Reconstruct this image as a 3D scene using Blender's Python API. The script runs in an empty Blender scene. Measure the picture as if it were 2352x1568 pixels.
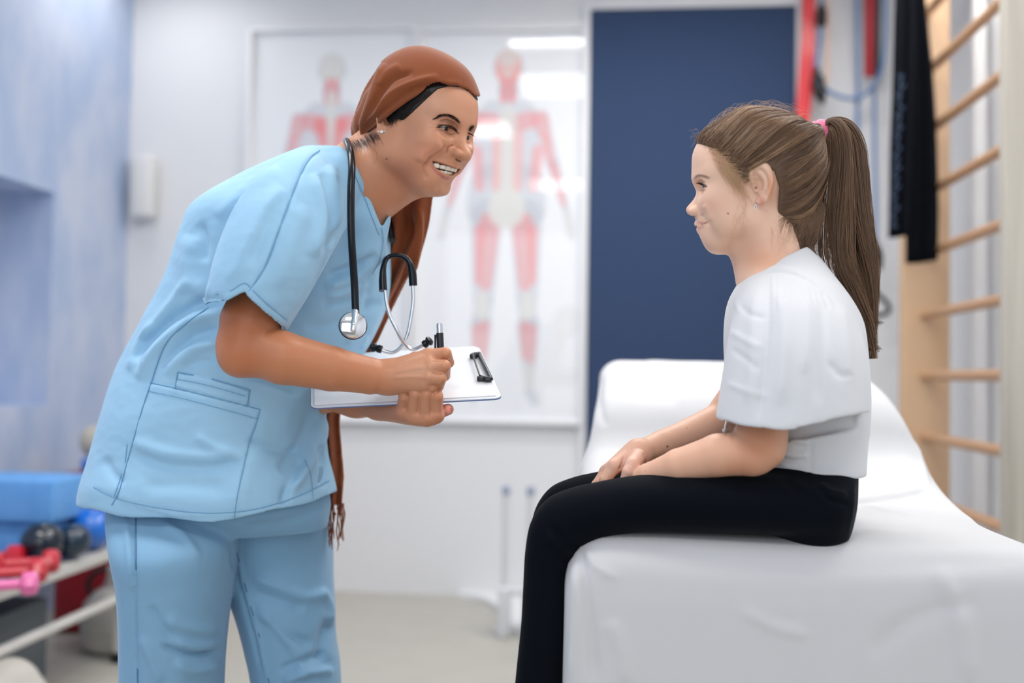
import bpy, math, random
import numpy as np
import openvdb as vdb

S = bpy.context.scene
COL = S.collection
# ------------------------------------------------------------------ camera
F_PX = 2287.0
CAM = np.array([0.0, 0.0, 1.0])
YAW = math.atan(224 / F_PX)
PITCH = math.atan(77.6 / F_PX)
ROLL = 0.015
fwd = np.array([-math.sin(YAW) * math.cos(PITCH), math.cos(YAW) * math.cos(PITCH), math.sin(PITCH)])
rt = np.cross(fwd, [0, 0, 1.0]); rt /= np.linalg.norm(rt)
upv = np.cross(rt, fwd)
# the camera is rolled a little, so verticals lean to the right at the top
cr, sr = math.cos(ROLL), math.sin(ROLL)
rt, upv = rt * cr + upv * sr, upv * cr - rt * sr
RCAM = np.array([rt, upv, -fwd]).T
cam_d = bpy.data.cameras.new('camera')
cam_d.sensor_width = 36.0
cam_d.lens = F_PX / 2352 * 36.0
cam_d.clip_start = 0.05
cam_d.dof.use_dof = True
cam_d.dof.focus_distance = 1.50
cam_d.dof.aperture_fstop = 1.55
cam = bpy.data.objects.new('camera', cam_d)
COL.objects.link(cam)
from mathutils import Matrix, Vector
M4 = Matrix.Identity(4)
for r in range(3):
    for c in range(3):
        M4[r][c] = RCAM[r, c]
    M4[r][3] = CAM[r]
cam.matrix_world = M4
S.camera = cam


def P(px, py, Y):
    """the world point at depth Y that a given spot of the photograph shows"""
    d = RCAM @ np.array([(px - 1176) / F_PX, -(py - 784) / F_PX, -1.0])
    return CAM + d * (Y / d[1])


def proj(V):
    """world points -> picture coordinates"""
    q = (np.asarray(V) - CAM) @ RCAM
    z = -q[..., 2]
    return np.stack([1176 + F_PX * q[..., 0] / z, 784 - F_PX * q[..., 1] / z], -1)


# ------------------------------------------------------------------ world, light, exposure
S.view_settings.view_transform = 'Standard'
S.view_settings.look = 'None'
S.view_settings.gamma = 1.0
S.view_settings.use_curve_mapping = False
S.view_settings.exposure = -0.14
W = bpy.data.worlds.new('world'); S.world = W
W.use_nodes = True
W.node_tree.nodes['Background'].inputs[0].default_value = (0.93, 0.97, 1.0, 1)
W.node_tree.nodes['Background'].inputs[1].default_value = 0.27


def area(name, loc, sx, sy, power, color=(1, 1, 1), rot=(0, 0, 0)):
    d = bpy.data.lights.new(name, 'AREA')
    d.shape = 'RECTANGLE'; d.size = sx; d.size_y = sy; d.energy = power; d.color = color
    o = bpy.data.objects.new(name, d); o.location = loc; o.rotation_euler = rot
    COL.objects.link(o)
    return o


ROOM_H = 2.9
XL, XR, YB = -2.28, 1.42, 4.5
# centre x, centre y, length, width, power, place in the label
PANELS = [(0.0, 2.62, 1.2, 0.6, 19, 'over the middle of the room, in front of the charts'), (0.0, 3.45, 1.2, 0.17, 19, 'closest to the back wall, a narrow strip'),
          (-1.35, 1.5, 1.2, 0.6, 30, 'over the standing woman, towards the blue wall'), (0.95, 1.5, 1.2, 0.6, 20, 'over the couch and the girl'),
          (-0.2, -0.7, 1.2, 0.6, 24, 'behind the photographer'), (-2.0, 3.95, 0.4, 0.6, 5, 'added over the far corner by the blue wall'), (1.0, 3.3, 0.6, 0.6, 12, 'added over the wall bars')]  # the last two panels are added to brighten the back of the room
for x, y, w_, d_, pw_, _ in PANELS:
    area('ceiling_panel_light', (x, y, ROOM_H - 0.03), w_ - .05, d_ - .05, pw_, (1.0, 0.985, 0.96))
# daylight of the tall windows behind the photographer
area('window_daylight', (-0.3, -1.9, 1.6), 3.0, 1.9, 34, (0.90, 0.94, 1.0), (math.radians(90), 0, 0))

# ------------------------------------------------------------------ materials
def mat(name, color, rough=0.6, metal=0.0, spec=0.5, sss=0.0, sss_rad=(1, .35, .2), sss_scale=0.01,
        bump=None, coat=0.0, sheen=0.0, vcol=False, trans=0.0, noise=None, emit=None):
    m = bpy.data.materials.new(name); m.use_nodes = True
    nt = m.node_tree; b = nt.nodes['Principled BSDF']
    b.inputs['Base Color'].default_value = (*color, 1)
    b.inputs['Roughness'].default_value = rough
    b.inputs['Metallic'].default_value = metal
    b.inputs['Specular IOR Level'].default_value = spec
    if sss:
        b.inputs['Subsurface Weight'].default_value = sss
        b.inputs['Subsurface Radius'].default_value = sss_rad
        b.inputs['Subsurface Scale'].default_value = sss_scale
    if coat:
        b.inputs['Coat Weight'].default_value = coat
        b.inputs['Coat Roughness'].default_value = 0.08
    if sheen:
        b.inputs['Sheen Weight'].default_value = sheen
        b.inputs['Sheen Roughness'].default_value = 0.4
    if trans:
        b.inputs['Transmission Weight'].default_value = trans
    if emit:
        b.inputs['Emission Color'].default_value = (*emit[:3], 1)
        b.inputs['Emission Strength'].default_value = emit[3]
    src = None
    if vcol:
        a = nt.nodes.new('ShaderNodeVertexColor'); a.layer_name = 'Col'
        src = a.outputs['Color']
    if noise:                                   # (scale xyz, amount, second colour)
        tc = nt.nodes.new('ShaderNodeTexCoord'); mp = nt.nodes.new('ShaderNodeMapping')
        mp.inputs['Scale'].default_value = noise[0]
        nt.links.new(tc.outputs['Object'], mp.inputs['Vector'])
        n = nt.nodes.new('ShaderNodeTexNoise'); n.inputs['Scale'].default_value = 1
        n.inputs['Detail'].default_value = 4
        nt.links.new(mp.outputs['Vector'], n.inputs['Vector'])
        rmp = nt.nodes.new('ShaderNodeMapRange')
        rmp.inputs['From Min'].default_value = 0.35; rmp.inputs['From Max'].default_value = 0.65
        rmp.inputs['To Max'].default_value = noise[1]
        nt.links.new(n.outputs['Fac'], rmp.inputs['Value'])
        mx = nt.nodes.new('ShaderNodeMix'); mx.data_type = 'RGBA'
        nt.links.new(rmp.outputs['Result'], mx.inputs['Factor'])
        if src: nt.links.new(src, mx.inputs['A'])
        else: mx.inputs['A'].default_value = (*color, 1)
        mx.inputs['B'].default_value = (*noise[2], 1)
        src = mx.outputs['Result']
    if src: nt.links.new(src, b.inputs['Base Color'])
    if bump:                                    # list of (scale xyz, strength, distance, kind)
        tc = nt.nodes.new('ShaderNodeTexCoord'); prev = None
        for sc, st, dist, kind in bump:
            mp = nt.nodes.new('ShaderNodeMapping'); mp.inputs['Scale'].default_value = sc
            nt.links.new(tc.outputs['Object'], mp.inputs['Vector'])
            n = nt.nodes.new('ShaderNodeTexWave' if kind == 'wave' else 'ShaderNodeTexNoise')
            n.inputs['Scale'].default_value = 1
            nt.links.new(mp.outputs['Vector'], n.inputs['Vector'])
            bp = nt.nodes.new('ShaderNodeBump'); bp.inputs['Strength'].default_value = st
            bp.inputs['Distance'].default_value = dist
            nt.links.new(n.outputs['Fac'], bp.inputs['Height'])
            if prev: nt.links.new(prev, bp.inputs['Normal'])
            prev = bp.outputs['Normal']
        nt.links.new(prev, b.inputs['Normal'])
    return m


def lin(r, g, b):
    f = lambda c: (c / 255 / 12.92) if c / 255 <= 0.04045 else ((c / 255 + 0.055) / 1.055) ** 2.4
    return (f(r), f(g), f(b))


# ------------------------------------------------------------------ objects and names
def finish(o, parent=None, label=None, cat=None, group=None, kind=None):
    if parent is not None:
        o.parent = parent
        o.matrix_parent_inverse = parent.matrix_world.inverted()
    if label: o['label'] = label
    if cat: o['category'] = cat
    if group: o['group'] = group
    if kind: o['kind'] = kind
    return o


def empty(name, loc, label, cat, group=None):
    o = bpy.data.objects.new(name, None); o.location = loc; o.empty_display_size = 0.05
    o.matrix_world = Matrix.Translation(Vector(loc))
    COL.objects.link(o)
    return finish(o, None, label, cat, group)


def mesh(name, V, faces, m=None, parent=None, smooth=True, cols=None, **kw):
    me = bpy.data.meshes.new(name)
    V = np.asarray(V, np.float32)
    if isinstance(faces, np.ndarray):
        k = faces.shape[1]
        me.vertices.add(len(V)); me.vertices.foreach_set('co', V.ravel())
        me.loops.add(faces.size); me.loops.foreach_set('vertex_index', faces.ravel().astype(np.int32))
        me.polygons.add(len(faces))
        me.polygons.foreach_set('loop_start', np.arange(0, faces.size, k, dtype=np.int32))
        me.update(calc_edges=True)
    else:
        me.from_pydata(V.tolist(), [], [list(map(int, f)) for f in faces])
    me.validate()
    me.polygons.foreach_set('use_smooth', [smooth] * len(me.polygons))
    if cols is not None:
        ca = me.color_attributes.new('Col', 'FLOAT_COLOR', 'POINT')
        c4 = np.ones((len(V), 4), np.float32); c4[:, :3] = cols
        ca.data.foreach_set('color', c4.ravel())
    me.update()
    o = bpy.data.objects.new(name, me)
    if m: me.materials.append(m)
    COL.objects.link(o)
    return finish(o, parent, **kw)


class MB:
    """collects boxes, tubes, lathes and lofts into one mesh"""
    def __init__(s): s.V = []; s.F = []; s.n = 0
    def add(s, V, F):
        V = np.asarray(V, float)
        s.V.append(V); s.F += [[i + s.n for i in f] for f in F]; s.n += len(V)
        return s
    def box(s, lo, hi, bev=0.0, R=None, c=None):
        lo = np.array(lo, float); hi = np.array(hi, float)
        b = min(bev, *(0.49 * (hi - lo))) if bev else 0
        if b <= 0:
            V = [[(lo, hi)[i][0], (lo, hi)[j][1], (lo, hi)[k][2]] for i in (0, 1) for j in (0, 1) for k in (0, 1)]
            Fs = [(0, 1, 3, 2), (4, 6, 7, 5), (0, 4, 5, 1), (2, 3, 7, 6), (0, 2, 6, 4), (1, 5, 7, 3)]
        else:                                  # rounded box from a subdivided cube
            n = 9; u = np.linspace(-1, 1, n); V = []; Fs = []
            cen = (lo + hi) / 2; half = (hi - lo) / 2
            for ax in range(3):
                for sg in (-1, 1):
                    base = len(V)
                    for i in range(n):
                        for j in range(n):
                            p = np.zeros(3); p[ax] = sg
                            def ed(t, h):
                                # grid lines crowd into the rounded edge
                                m_ = (abs(t) * (n - 1) / 2)
                                k = (n - 1) / 2
                                return math.copysign((h - b) if m_ <= k - 3 + 1e-6 and m_ > 0 else (0 if m_ == 0 else h - b + b * math.sin((m_ - (k - 3)) / 3 * math.pi / 2) * 1.0), t)
                            a1, a2 = (ax + 1) % 3, (ax + 2) % 3
                            q = np.zeros(3); q[ax] = sg * half[ax]
                            q[a1] = ed(u[i], half[a1]); q[a2] = ed(u[j], half[a2])
                            core = np.clip(q, -(half - b), half - b)
                            d = q - core; L = np.linalg.norm(d)
                            if L > 1e-9: q = core + d / L * b
                            V.append(cen + q)
                    for i in range(n - 1):
                        for j in range(n - 1):
                            f = (base + i * n + j, base + (i + 1) * n + j, base + (i + 1) * n + j + 1, base + i * n + j + 1)
                            Fs.append(f if sg > 0 else f[::-1])
        V = np.array(V)
        if R is not None:
            c = (lo + hi) / 2 if c is None else np.array(c)
            V = (V - c) @ np.array(R).T + c
        return s.add(V, Fs)
    def tube(s, pts, r, n=16, caps=True, closed=False):
        pts = np.array(pts, float); m = len(pts)
        r = np.full(m, r, float) if np.isscalar(r) else np.array(r, float)
        T = np.gradient(pts, axis=0)
        if closed: T = np.roll(pts, -1, 0) - np.roll(pts, 1, 0)
        T /= np.linalg.norm(T, axis=1)[:, None] + 1e-12
        a = np.array([0, 0, 1.0]) if abs(T[0][2]) < 0.9 else np.array([1.0, 0, 0])
        N = np.cross(T[0], a); N /= np.linalg.norm(N); V = []
        for i in range(m):
            N = N - T[i] * np.dot(N, T[i]); N /= np.linalg.norm(N) + 1e-12
            B = np.cross(T[i], N)
            for k in range(n):
                t = 2 * math.pi * k / n
                V.append(pts[i] + r[i] * (math.cos(t) * N + math.sin(t) * B))
        Fs = []
        for i in range(m if closed else m - 1):
            j = (i + 1) % m
            for k in range(n):
                Fs.append((i * n + k, i * n + (k + 1) % n, j * n + (k + 1) % n, j * n + k))
        if caps and not closed:
            Fs.append(tuple(range(n))[::-1]); Fs.append(tuple((m - 1) * n + k for k in range(n)))
        return s.add(V, Fs)
    def lathe(s, prof, c, n=40, axis=(0, 0, 1)):
        """prof: (radius, height) pairs along an axis"""
        A = np.array(axis, float); A /= np.linalg.norm(A)
        a = np.array([1.0, 0, 0]) if abs(A[0]) < 0.9 else np.array([0, 1.0, 0])
        N = np.cross(A, a); N /= np.linalg.norm(N); B = np.cross(A, N); V = []; m = len(prof)
        for r, h in prof:
            for k in range(n):
                t = 2 * math.pi * k / n
                V.append(np.array(c) + A * h + max(r, 1e-5) * (math.cos(t) * N + math.sin(t) * B))
        Fs = [(i * n + k, i * n + (k + 1) % n, (i + 1) * n + (k + 1) % n, (i + 1) * n + k) for i in range(m - 1) for k in range(n)]
        Fs.append(tuple(range(n))[::-1]); Fs.append(tuple((m - 1) * n + k for k in range(n)))
        return s.add(V, Fs)
    def build(s, name, m, parent=None, smooth=True, angle=40, **kw):
        o = mesh(name, np.concatenate(s.V), s.F, m, parent, smooth, **kw)
        if smooth:
            import bmesh
            bm = bmesh.new(); bm.from_mesh(o.data)
            bmesh.ops.remove_doubles(bm, verts=bm.verts, dist=1e-6)
            bmesh.ops.recalc_face_normals(bm, faces=bm.faces)
            lim = math.radians(angle)
            for e in bm.edges:
                e.smooth = not (len(e.link_faces) == 2 and e.calc_face_angle(0) > lim)
            bm.to_mesh(o.data); bm.free()
        return o


def spline(pts, n=8):
    """Catmull-Rom through the points (any number of columns)"""
    p = np.array(pts, float)
    p = np.vstack([2 * p[0] - p[1], p, 2 * p[-1] - p[-2]]); out = []
    for i in range(1, len(p) - 2):
        for t in np.linspace(0, 1, n, endpoint=False):
            a, b, c, d = p[i - 1], p[i], p[i + 1], p[i + 2]
            out.append(0.5 * (2 * b + (c - a) * t + (2 * a - 5 * b + 4 * c - d) * t * t + (3 * b - a - 3 * c + d) * t ** 3))
    out.append(p[-2])
    return np.array(out)


# ------------------------------------------------------------------ distance-field modelling
class Vol:
    """a block of distance values; shapes are blended in and the surface taken out as a mesh"""
    def __init__(s, lo, hi, h):
        s.h = h; s.lo = np.array(lo, float)
        s.n = np.ceil((np.array(hi) - s.lo) / h).astype(int) + 1
        s.BG = 0.05
        s.A = np.full(s.n, s.BG, np.float32)
    def sub(s, lo, hi):
        i0 = np.clip(np.floor((np.array(lo) - s.lo) / s.h).astype(int), 0, s.n - 1)
        i1 = np.clip(np.ceil((np.array(hi) - s.lo) / s.h).astype(int) + 1, 1, s.n)
        if (i1 <= i0).any(): return None, None
        sl = tuple(slice(a, b) for a, b in zip(i0, i1))
        ax = [(s.lo[k] + s.h * np.arange(i0[k], i1[k])).astype(np.float32) for k in range(3)]
        return sl, (ax[0][:, None, None], ax[1][None, :, None], ax[2][None, None, :])
    def blend(s, sl, d, k, op):
        a = s.A[sl]
        if op == 'sub': d = -d
        if k > 0:
            if op == 'add':
                h = np.maximum(k - np.abs(a - d), 0) / k
                r = np.minimum(a, d) - h * h * k * 0.25
            else:
                h = np.maximum(k - np.abs(a - d), 0) / k
                r = np.maximum(a, d) + h * h * k * 0.25
        else:
            r = np.minimum(a, d) if op == 'add' else np.maximum(a, d)
        s.A[sl] = np.clip(r, -s.BG, s.BG)
    def cone(s, a, b, ra, rb=None, k=0.0, op='add', flat=None):
        """rounded cone from a to b; flat = (direction, factor) squashes it"""
        a = np.array(a, float); b = np.array(b, float); rb = ra if rb is None else rb
        m = max(ra, rb) * (max(1, flat[1]) if flat else 1) + k + 3 * s.h + (0.012 if op == 'add' else 0.004)
        sl, X = s.sub(np.minimum(a, b) - m, np.maximum(a, b) + m)
        if sl is None: return s
        x, y, z = X[0] - a[0], X[1] - a[1], X[2] - a[2]
        ab = b - a
        f = 1.0
        if flat:
            d = np.array(flat[0], float); d /= np.linalg.norm(d); f = flat[1]
            t = (x * d[0] + y * d[1] + z * d[2]) * (1 / f - 1)
            x = x + t * d[0]; y = y + t * d[1]; z = z + t * d[2]
            ab = ab + d * np.dot(ab, d) * (1 / f - 1)
        L2 = float(np.dot(ab, ab)) + 1e-12
        t = np.clip((x * ab[0] + y * ab[1] + z * ab[2]) / L2, 0, 1)
        q = np.sqrt((x - t * ab[0]) ** 2 + (y - t * ab[1]) ** 2 + (z - t * ab[2]) ** 2) - (ra + (rb - ra) * t)
        if flat and f < 1: q = q * (0.5 + 0.5 * f)
        s.blend(sl, q.astype(np.float32), k, op)
        return s
    def chain(s, pts, rs, k=0.0, op='add', flat=None, kk=None):
        pts = [np.array(p, float) for p in pts]
        rs = [rs] * len(pts) if np.isscalar(rs) else rs
        for i in range(len(pts) - 1):
            s.cone(pts[i], pts[i + 1], rs[i], rs[i + 1], k if (i == 0 or kk is None) else kk, op, flat)
        return s
    def ell(s, c, r, R=None, k=0.0, op='add'):
        c = np.array(c, float); r = np.array(r, float) * np.ones(3)
        m = r.max() + k + 3 * s.h + (0.012 if op == 'add' else 0.004)
        sl, X = s.sub(c - m, c + m)
        if sl is None: return s
        x, y, z = X[0] - c[0], X[1] - c[1], X[2] - c[2]
        R = np.eye(3) if R is None else np.array(R)     # columns: the ellipsoid's axes
        u = [(x * R[0, i] + y * R[1, i] + z * R[2, i]) for i in range(3)]
        k0 = np.sqrt(sum((u[i] / r[i]) ** 2 for i in range(3)))
        k1 = np.sqrt(sum((u[i] / r[i] ** 2) ** 2 for i in range(3)))
        d = k0 * (k0 - 1) / np.maximum(k1, 1e-6)
        d = np.where(k0 < 0.2, -r.min() * 0.8, d)
        s.blend(sl, d.astype(np.float32), k, op)
        return s
    def solid(s, V, Fq, k=0.0, op='add', Ft=None, grow=0.0):
        """blend in a closed mesh"""
        band = 0.05
        tr = vdb.createLinearTransform(voxelSize=s.h)
        V = np.asarray(V, float) - s.lo
        g = vdb.FloatGrid.createLevelSetFromPolygons(V.astype(np.float32), quads=np.asarray(Fq, np.uint32),
            triangles=np.asarray(Ft if Ft is not None else np.zeros((0, 3)), np.uint32), transform=tr,
            halfWidth=float(max(3, min(band / s.h, (k + abs(grow) + 0.012) / s.h + 3))))
        out = np.zeros(s.n, np.float32)
        g.copyToArray(out, ijk=(0, 0, 0))
        s.blend(tuple(slice(0, n) for n in s.n), out - grow, k, op)
        return s
    def loft(s, rings, k=0.0, op='add', grow=0.0):
        V, Q, T = loft_mesh(rings)
        return s.solid(V, Q, k, op, T, grow)
    def plane(s, p, nrm, k=0.0):
        """cut away what lies beyond the plane"""
        nrm = np.array(nrm, float); nrm /= np.linalg.norm(nrm)
        sl, X = s.sub(s.lo, s.lo + s.n * s.h)
        d = (X[0] - p[0]) * nrm[0] + (X[1] - p[1]) * nrm[1] + (X[2] - p[2]) * nrm[2]
        s.blend(sl, (-d).astype(np.float32), k, 'sub')
        return s
    def blur(s, n=1):
        for _ in range(n):
            for ax in range(3):
                a = s.A
                b = a.copy()
                mid = [slice(None)] * 3; lo = [slice(None)] * 3; hi = [slice(None)] * 3
                mid[ax] = slice(1, -1); lo[ax] = slice(0, -2); hi[ax] = slice(2, None)
                b[tuple(mid)] = a[tuple(mid)] * 0.5 + (a[tuple(lo)] + a[tuple(hi)]) * 0.25
                s.A = b
        return s
    def mesh(s, smooth=2):
        s.A[0] = s.A[-1] = s.BG; s.A[:, 0] = s.A[:, -1] = s.BG; s.A[:, :, 0] = s.A[:, :, -1] = s.BG
        g = vdb.FloatGrid(); g.background = s.BG
        g.copyFromArray(np.ascontiguousarray(s.A))
        V, Q = g.convertToQuads(isovalue=0.0)
        V = np.asarray(V, float) * s.h + s.lo; Q = np.asarray(Q, np.int64)
        a, b, c = V[Q[:, 0]], V[Q[:, 1]], V[Q[:, 2]]
        d4 = V[Q[:, 3]]
        vol = np.einsum('ij,ij->i', a, np.cross(b, c)).sum() + np.einsum('ij,ij->i', a, np.cross(c, d4)).sum()
        if vol < 0: Q = Q[:, ::-1].copy()
        return Sk(V, Q).relax(smooth)


def loft_mesh(rings):
    R = np.array(rings, float); n, m, _ = R.shape
    V = np.vstack([R.reshape(-1, 3), R[0].mean(0), R[-1].mean(0)])
    Q = [(i * m + j, i * m + (j + 1) % m, (i + 1) * m + (j + 1) % m, (i + 1) * m + j) for i in range(n - 1) for j in range(m)]
    T = [(n * m, (j + 1) % m, j) for j in range(m)] + [(n * m + 1, (n - 1) * m + j, (n - 1) * m + (j + 1) % m) for j in range(m)]
    return V, Q, T


def sections(secs, n=6, m=48):
    """secs: (ax, ay, bx, by, Y, depth, [exponent], [Y of a], [Y of b]); the outline runs from a to b in the
    picture, the depth is the half thickness towards and away from the camera"""
    K = []
    for q in secs:
        ax, ay, bx, by, Y, d = q[:6]
        e = q[6] if len(q) > 6 else 2.0
        ya = q[7] if len(q) > 7 else Y; yb = q[8] if len(q) > 8 else Y
        A = P(ax, ay, ya); B = P(bx, by, yb)
        K.append(np.concatenate([A, B, [d, e]]))
    K = spline(K, n); rings = []
    for q in K:
        A, B, d, e = q[:3], q[3:6], q[6], q[7]
        c = (A + B) / 2; h = (B - A) / 2; t = np.linspace(0, 2 * np.pi, m, endpoint=False)
        ct, st = np.cos(t), np.sin(t)
        ct = np.sign(ct) * np.abs(ct) ** (2 / e); st = np.sign(st) * np.abs(st) ** (2 / e)
        dv = np.cross(h, np.cross([0, 1.0, 0], h)); dv /= np.linalg.norm(dv) + 1e-9
        rings.append(c + ct[:, None] * h + st[:, None] * dv * d)
    return np.array(rings)


class Sk:
    """a mesh being sculpted: strokes are laid in the view of the photograph on the side that faces it"""
    def __init__(s, V, Q): s.V = V; s.Q = Q; s.C = None; s._adj()
    def _adj(s):
        e = np.vstack([s.Q[:, [0, 1]], s.Q[:, [1, 2]], s.Q[:, [2, 3]], s.Q[:, [3, 0]]])
        e = np.vstack([e, e[:, ::-1]])
        s.E = np.unique(e[:, 0] * len(s.V) + e[:, 1]); s.E = np.stack([s.E // len(s.V), s.E % len(s.V)], 1)
        s.deg = np.bincount(s.E[:, 0], minlength=len(s.V)).astype(float); s.deg[s.deg == 0] = 1
    def lap(s, X):
        return np.stack([np.bincount(s.E[:, 0], X[s.E[:, 1], i], len(s.V)) for i in range(X.shape[1])], 1) / s.deg[:, None]
    def relax(s, n, f=0.5, w=None):
        for _ in range(n):
            for g in (f, -f * 1.04):
                d = (s.lap(s.V) - s.V) * g
                s.V = s.V + (d if w is None else d * w[:, None])
        return s
    def soften(s, n, f=0.6, w=None):
        for _ in range(n):
            d = (s.lap(s.V) - s.V) * f
            s.V = s.V + (d if w is None else d * w[:, None])
        return s
    def normals(s):
        V, Q = s.V, s.Q
        fn = np.cross(V[Q[:, 2]] - V[Q[:, 0]], V[Q[:, 3]] - V[Q[:, 1]])
        N = np.zeros_like(V)
        for k in range(4):
            for i in range(3): N[:, i] += np.bincount(Q[:, k], fn[:, i], len(V))
        return N / (np.linalg.norm(N, axis=1)[:, None] + 1e-12)
    def face(s, N=None):
        N = s.normals() if N is None else N
        v = CAM - s.V; v /= np.linalg.norm(v, axis=1)[:, None]
        return np.einsum('ij,ij->i', N, v)
    def dist(s, poly, per=6, px=None):
        """distance in photograph pixels to a smooth line, and where along it (0..1)"""
        px = proj(s.V) if px is None else px
        p = spline(poly, per) if len(poly) > 2 else np.array(poly, float)
        p = p[:, :2]
        lo = p.min(0) - 80; hi = p.max(0) + 80
        idx = np.where(((px > lo) & (px < hi)).all(1))[0]
        q = px[idx]; best = np.full(len(idx), 1e9); tt = np.zeros(len(idx)); side = np.zeros(len(idx))
        L = np.concatenate([[0], np.cumsum(np.linalg.norm(np.diff(p, axis=0), axis=1))])
        for i in range(len(p) - 1):
            a, b = p[i], p[i + 1]; ab = b - a; l2 = ab @ ab + 1e-9
            t = np.clip((q - a) @ ab / l2, 0, 1)
            r = q - a - t[:, None] * ab
            d = np.hypot(r[:, 0], r[:, 1]); m = d < best
            best[m] = d[m]; tt[m] = (L[i] + t[m] * (L[i + 1] - L[i])) / L[-1]
            side[m] = np.sign(ab[0] * r[m, 1] - ab[1] * r[m, 0])
        return idx, best, tt, side
    def stroke(s, poly, w, amp, soft=0.25, fmin=0.02, yr=None, ends=0.15, N=None, dirn=None):
        """push (amp > 0: out) along a line; w = half width in pixels, amp in metres"""
        N = s.normals() if N is None else N
        idx, d, t, side = s.dist(poly)
        k = np.exp(-(d / w) ** 2 * 1.2)
        if ends: k *= np.clip(t / ends, 0, 1) ** 0.7 * np.clip((1 - t) / ends, 0, 1) ** 0.7
        fc = s.face(N)[idx]
        k *= np.clip((fc - fmin) / soft, 0, 1)
        if yr: k *= ((s.V[idx, 1] > yr[0]) & (s.V[idx, 1] < yr[1]))
        D = N[idx] if dirn is None else np.array(dirn, float)
        s.V[idx] += D * (k * amp)[:, None]
        return s
    def fold(s, poly, w, amp, **kw):
        """a cloth fold: a ridge with a hollow under it"""
        poly = np.array(poly, float)
        s.stroke(poly, w, amp, **kw)
        t = np.gradient(poly, axis=0); n = np.stack([-t[:, 1], t[:, 0]], 1); n /= np.linalg.norm(n, axis=1)[:, None]
        s.stroke(poly + n * w * 1.25, w * 0.8, -amp * 0.8, **kw)
        return s
    def dab(s, c, r, amp, yr=None, fmin=0.0, soft=0.2, dirn=None):
        N = s.normals(); px = proj(s.V)
        r = np.array(r, float) * np.ones(2)
        q = (px - np.array(c)) / r
        k = np.exp(-(q ** 2).sum(1) * 1.2) * np.clip((s.face(N) - fmin) / soft, 0, 1)
        if yr: k *= ((s.V[:, 1] > yr[0]) & (s.V[:, 1] < yr[1]))
        s.V += (N if dirn is None else np.array(dirn, float)) * (k * amp)[:, None]
        return s
    def base(s, c):
        s.C = np.tile(np.array(c, float), (len(s.V), 1)); return s
    def mix(s, k, c):
        s.C += (np.array(c, float) - s.C) * np.clip(k, 0, 1)[:, None]; return s
    def pline(s, poly, w, c, a=1.0, fmin=0.0, ends=0.1, yr=None, pw=4):
        idx, d, t, _ = s.dist(poly)
        k = np.exp(-(d / w) ** pw)
        if ends: k *= np.clip(t / ends, 0, 1) ** 0.5 * np.clip((1 - t) / ends, 0, 1) ** 0.5
        k *= (s.face()[idx] > fmin)
        if yr: k *= ((s.V[idx, 1] > yr[0]) & (s.V[idx, 1] < yr[1]))
        K = np.zeros(len(s.V)); K[idx] = k * a
        return s.mix(K, c)
    def pdab(s, c, r, col, a=1.0, fmin=0.0, pw=1, yr=None):
        px = proj(s.V); r = np.array(r, float) * np.ones(2)
        q = (((px - np.array(c)) / r) ** 2).sum(1)
        k = np.exp(-q ** pw) * (s.face() > fmin) * a
        if yr: k = k * ((s.V[:, 1] > yr[0]) & (s.V[:, 1] < yr[1]))
        return s.mix(k, col)
    def warp(s, pairs, yr=None, depth=None):
        """pull spots of the surface across the view: (from x, from y, to x, to y, radius)"""
        s.V = warp_pts(s.V, pairs, yr); return s
    def build(s, name, m, parent=None, **kw):
        return mesh(name, s.V, s.Q, m, parent, True, cols=s.C, **kw)


def warp_pts(V, pairs, yr=None):
    px = proj(V); src = np.array([[p[0], p[1]] for p in pairs], float); r = np.array([p[4] for p in pairs], float)
    dv = np.array([[p[2] - p[0], p[3] - p[1]] for p in pairs], float)
    G = np.exp(-((src[:, None] - src[None]) ** 2).sum(-1) / r[None] ** 2)
    c = np.linalg.solve(G + 0.02 * np.eye(len(r)), dv)
    K = np.exp(-((px[:, None] - src[None]) ** 2).sum(-1) / r[None] ** 2)
    d = K @ c
    if yr is not None: d = d * ((V[:, 1] > yr[0]) & (V[:, 1] < yr[1]))[:, None]
    sc = (-((V - CAM) @ RCAM)[:, 2] / F_PX)[:, None]
    return V + (d[:, :1] * RCAM[:, 0] - d[:, 1:] * RCAM[:, 1]) * sc


def local_frame(F, U):
    """columns: forward, left, up"""
    F = np.array(F, float); F /= np.linalg.norm(F)
    U = np.array(U, float); U -= F * np.dot(U, F); U /= np.linalg.norm(U)
    return np.stack([F, np.cross(U, F), U], 1)


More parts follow.
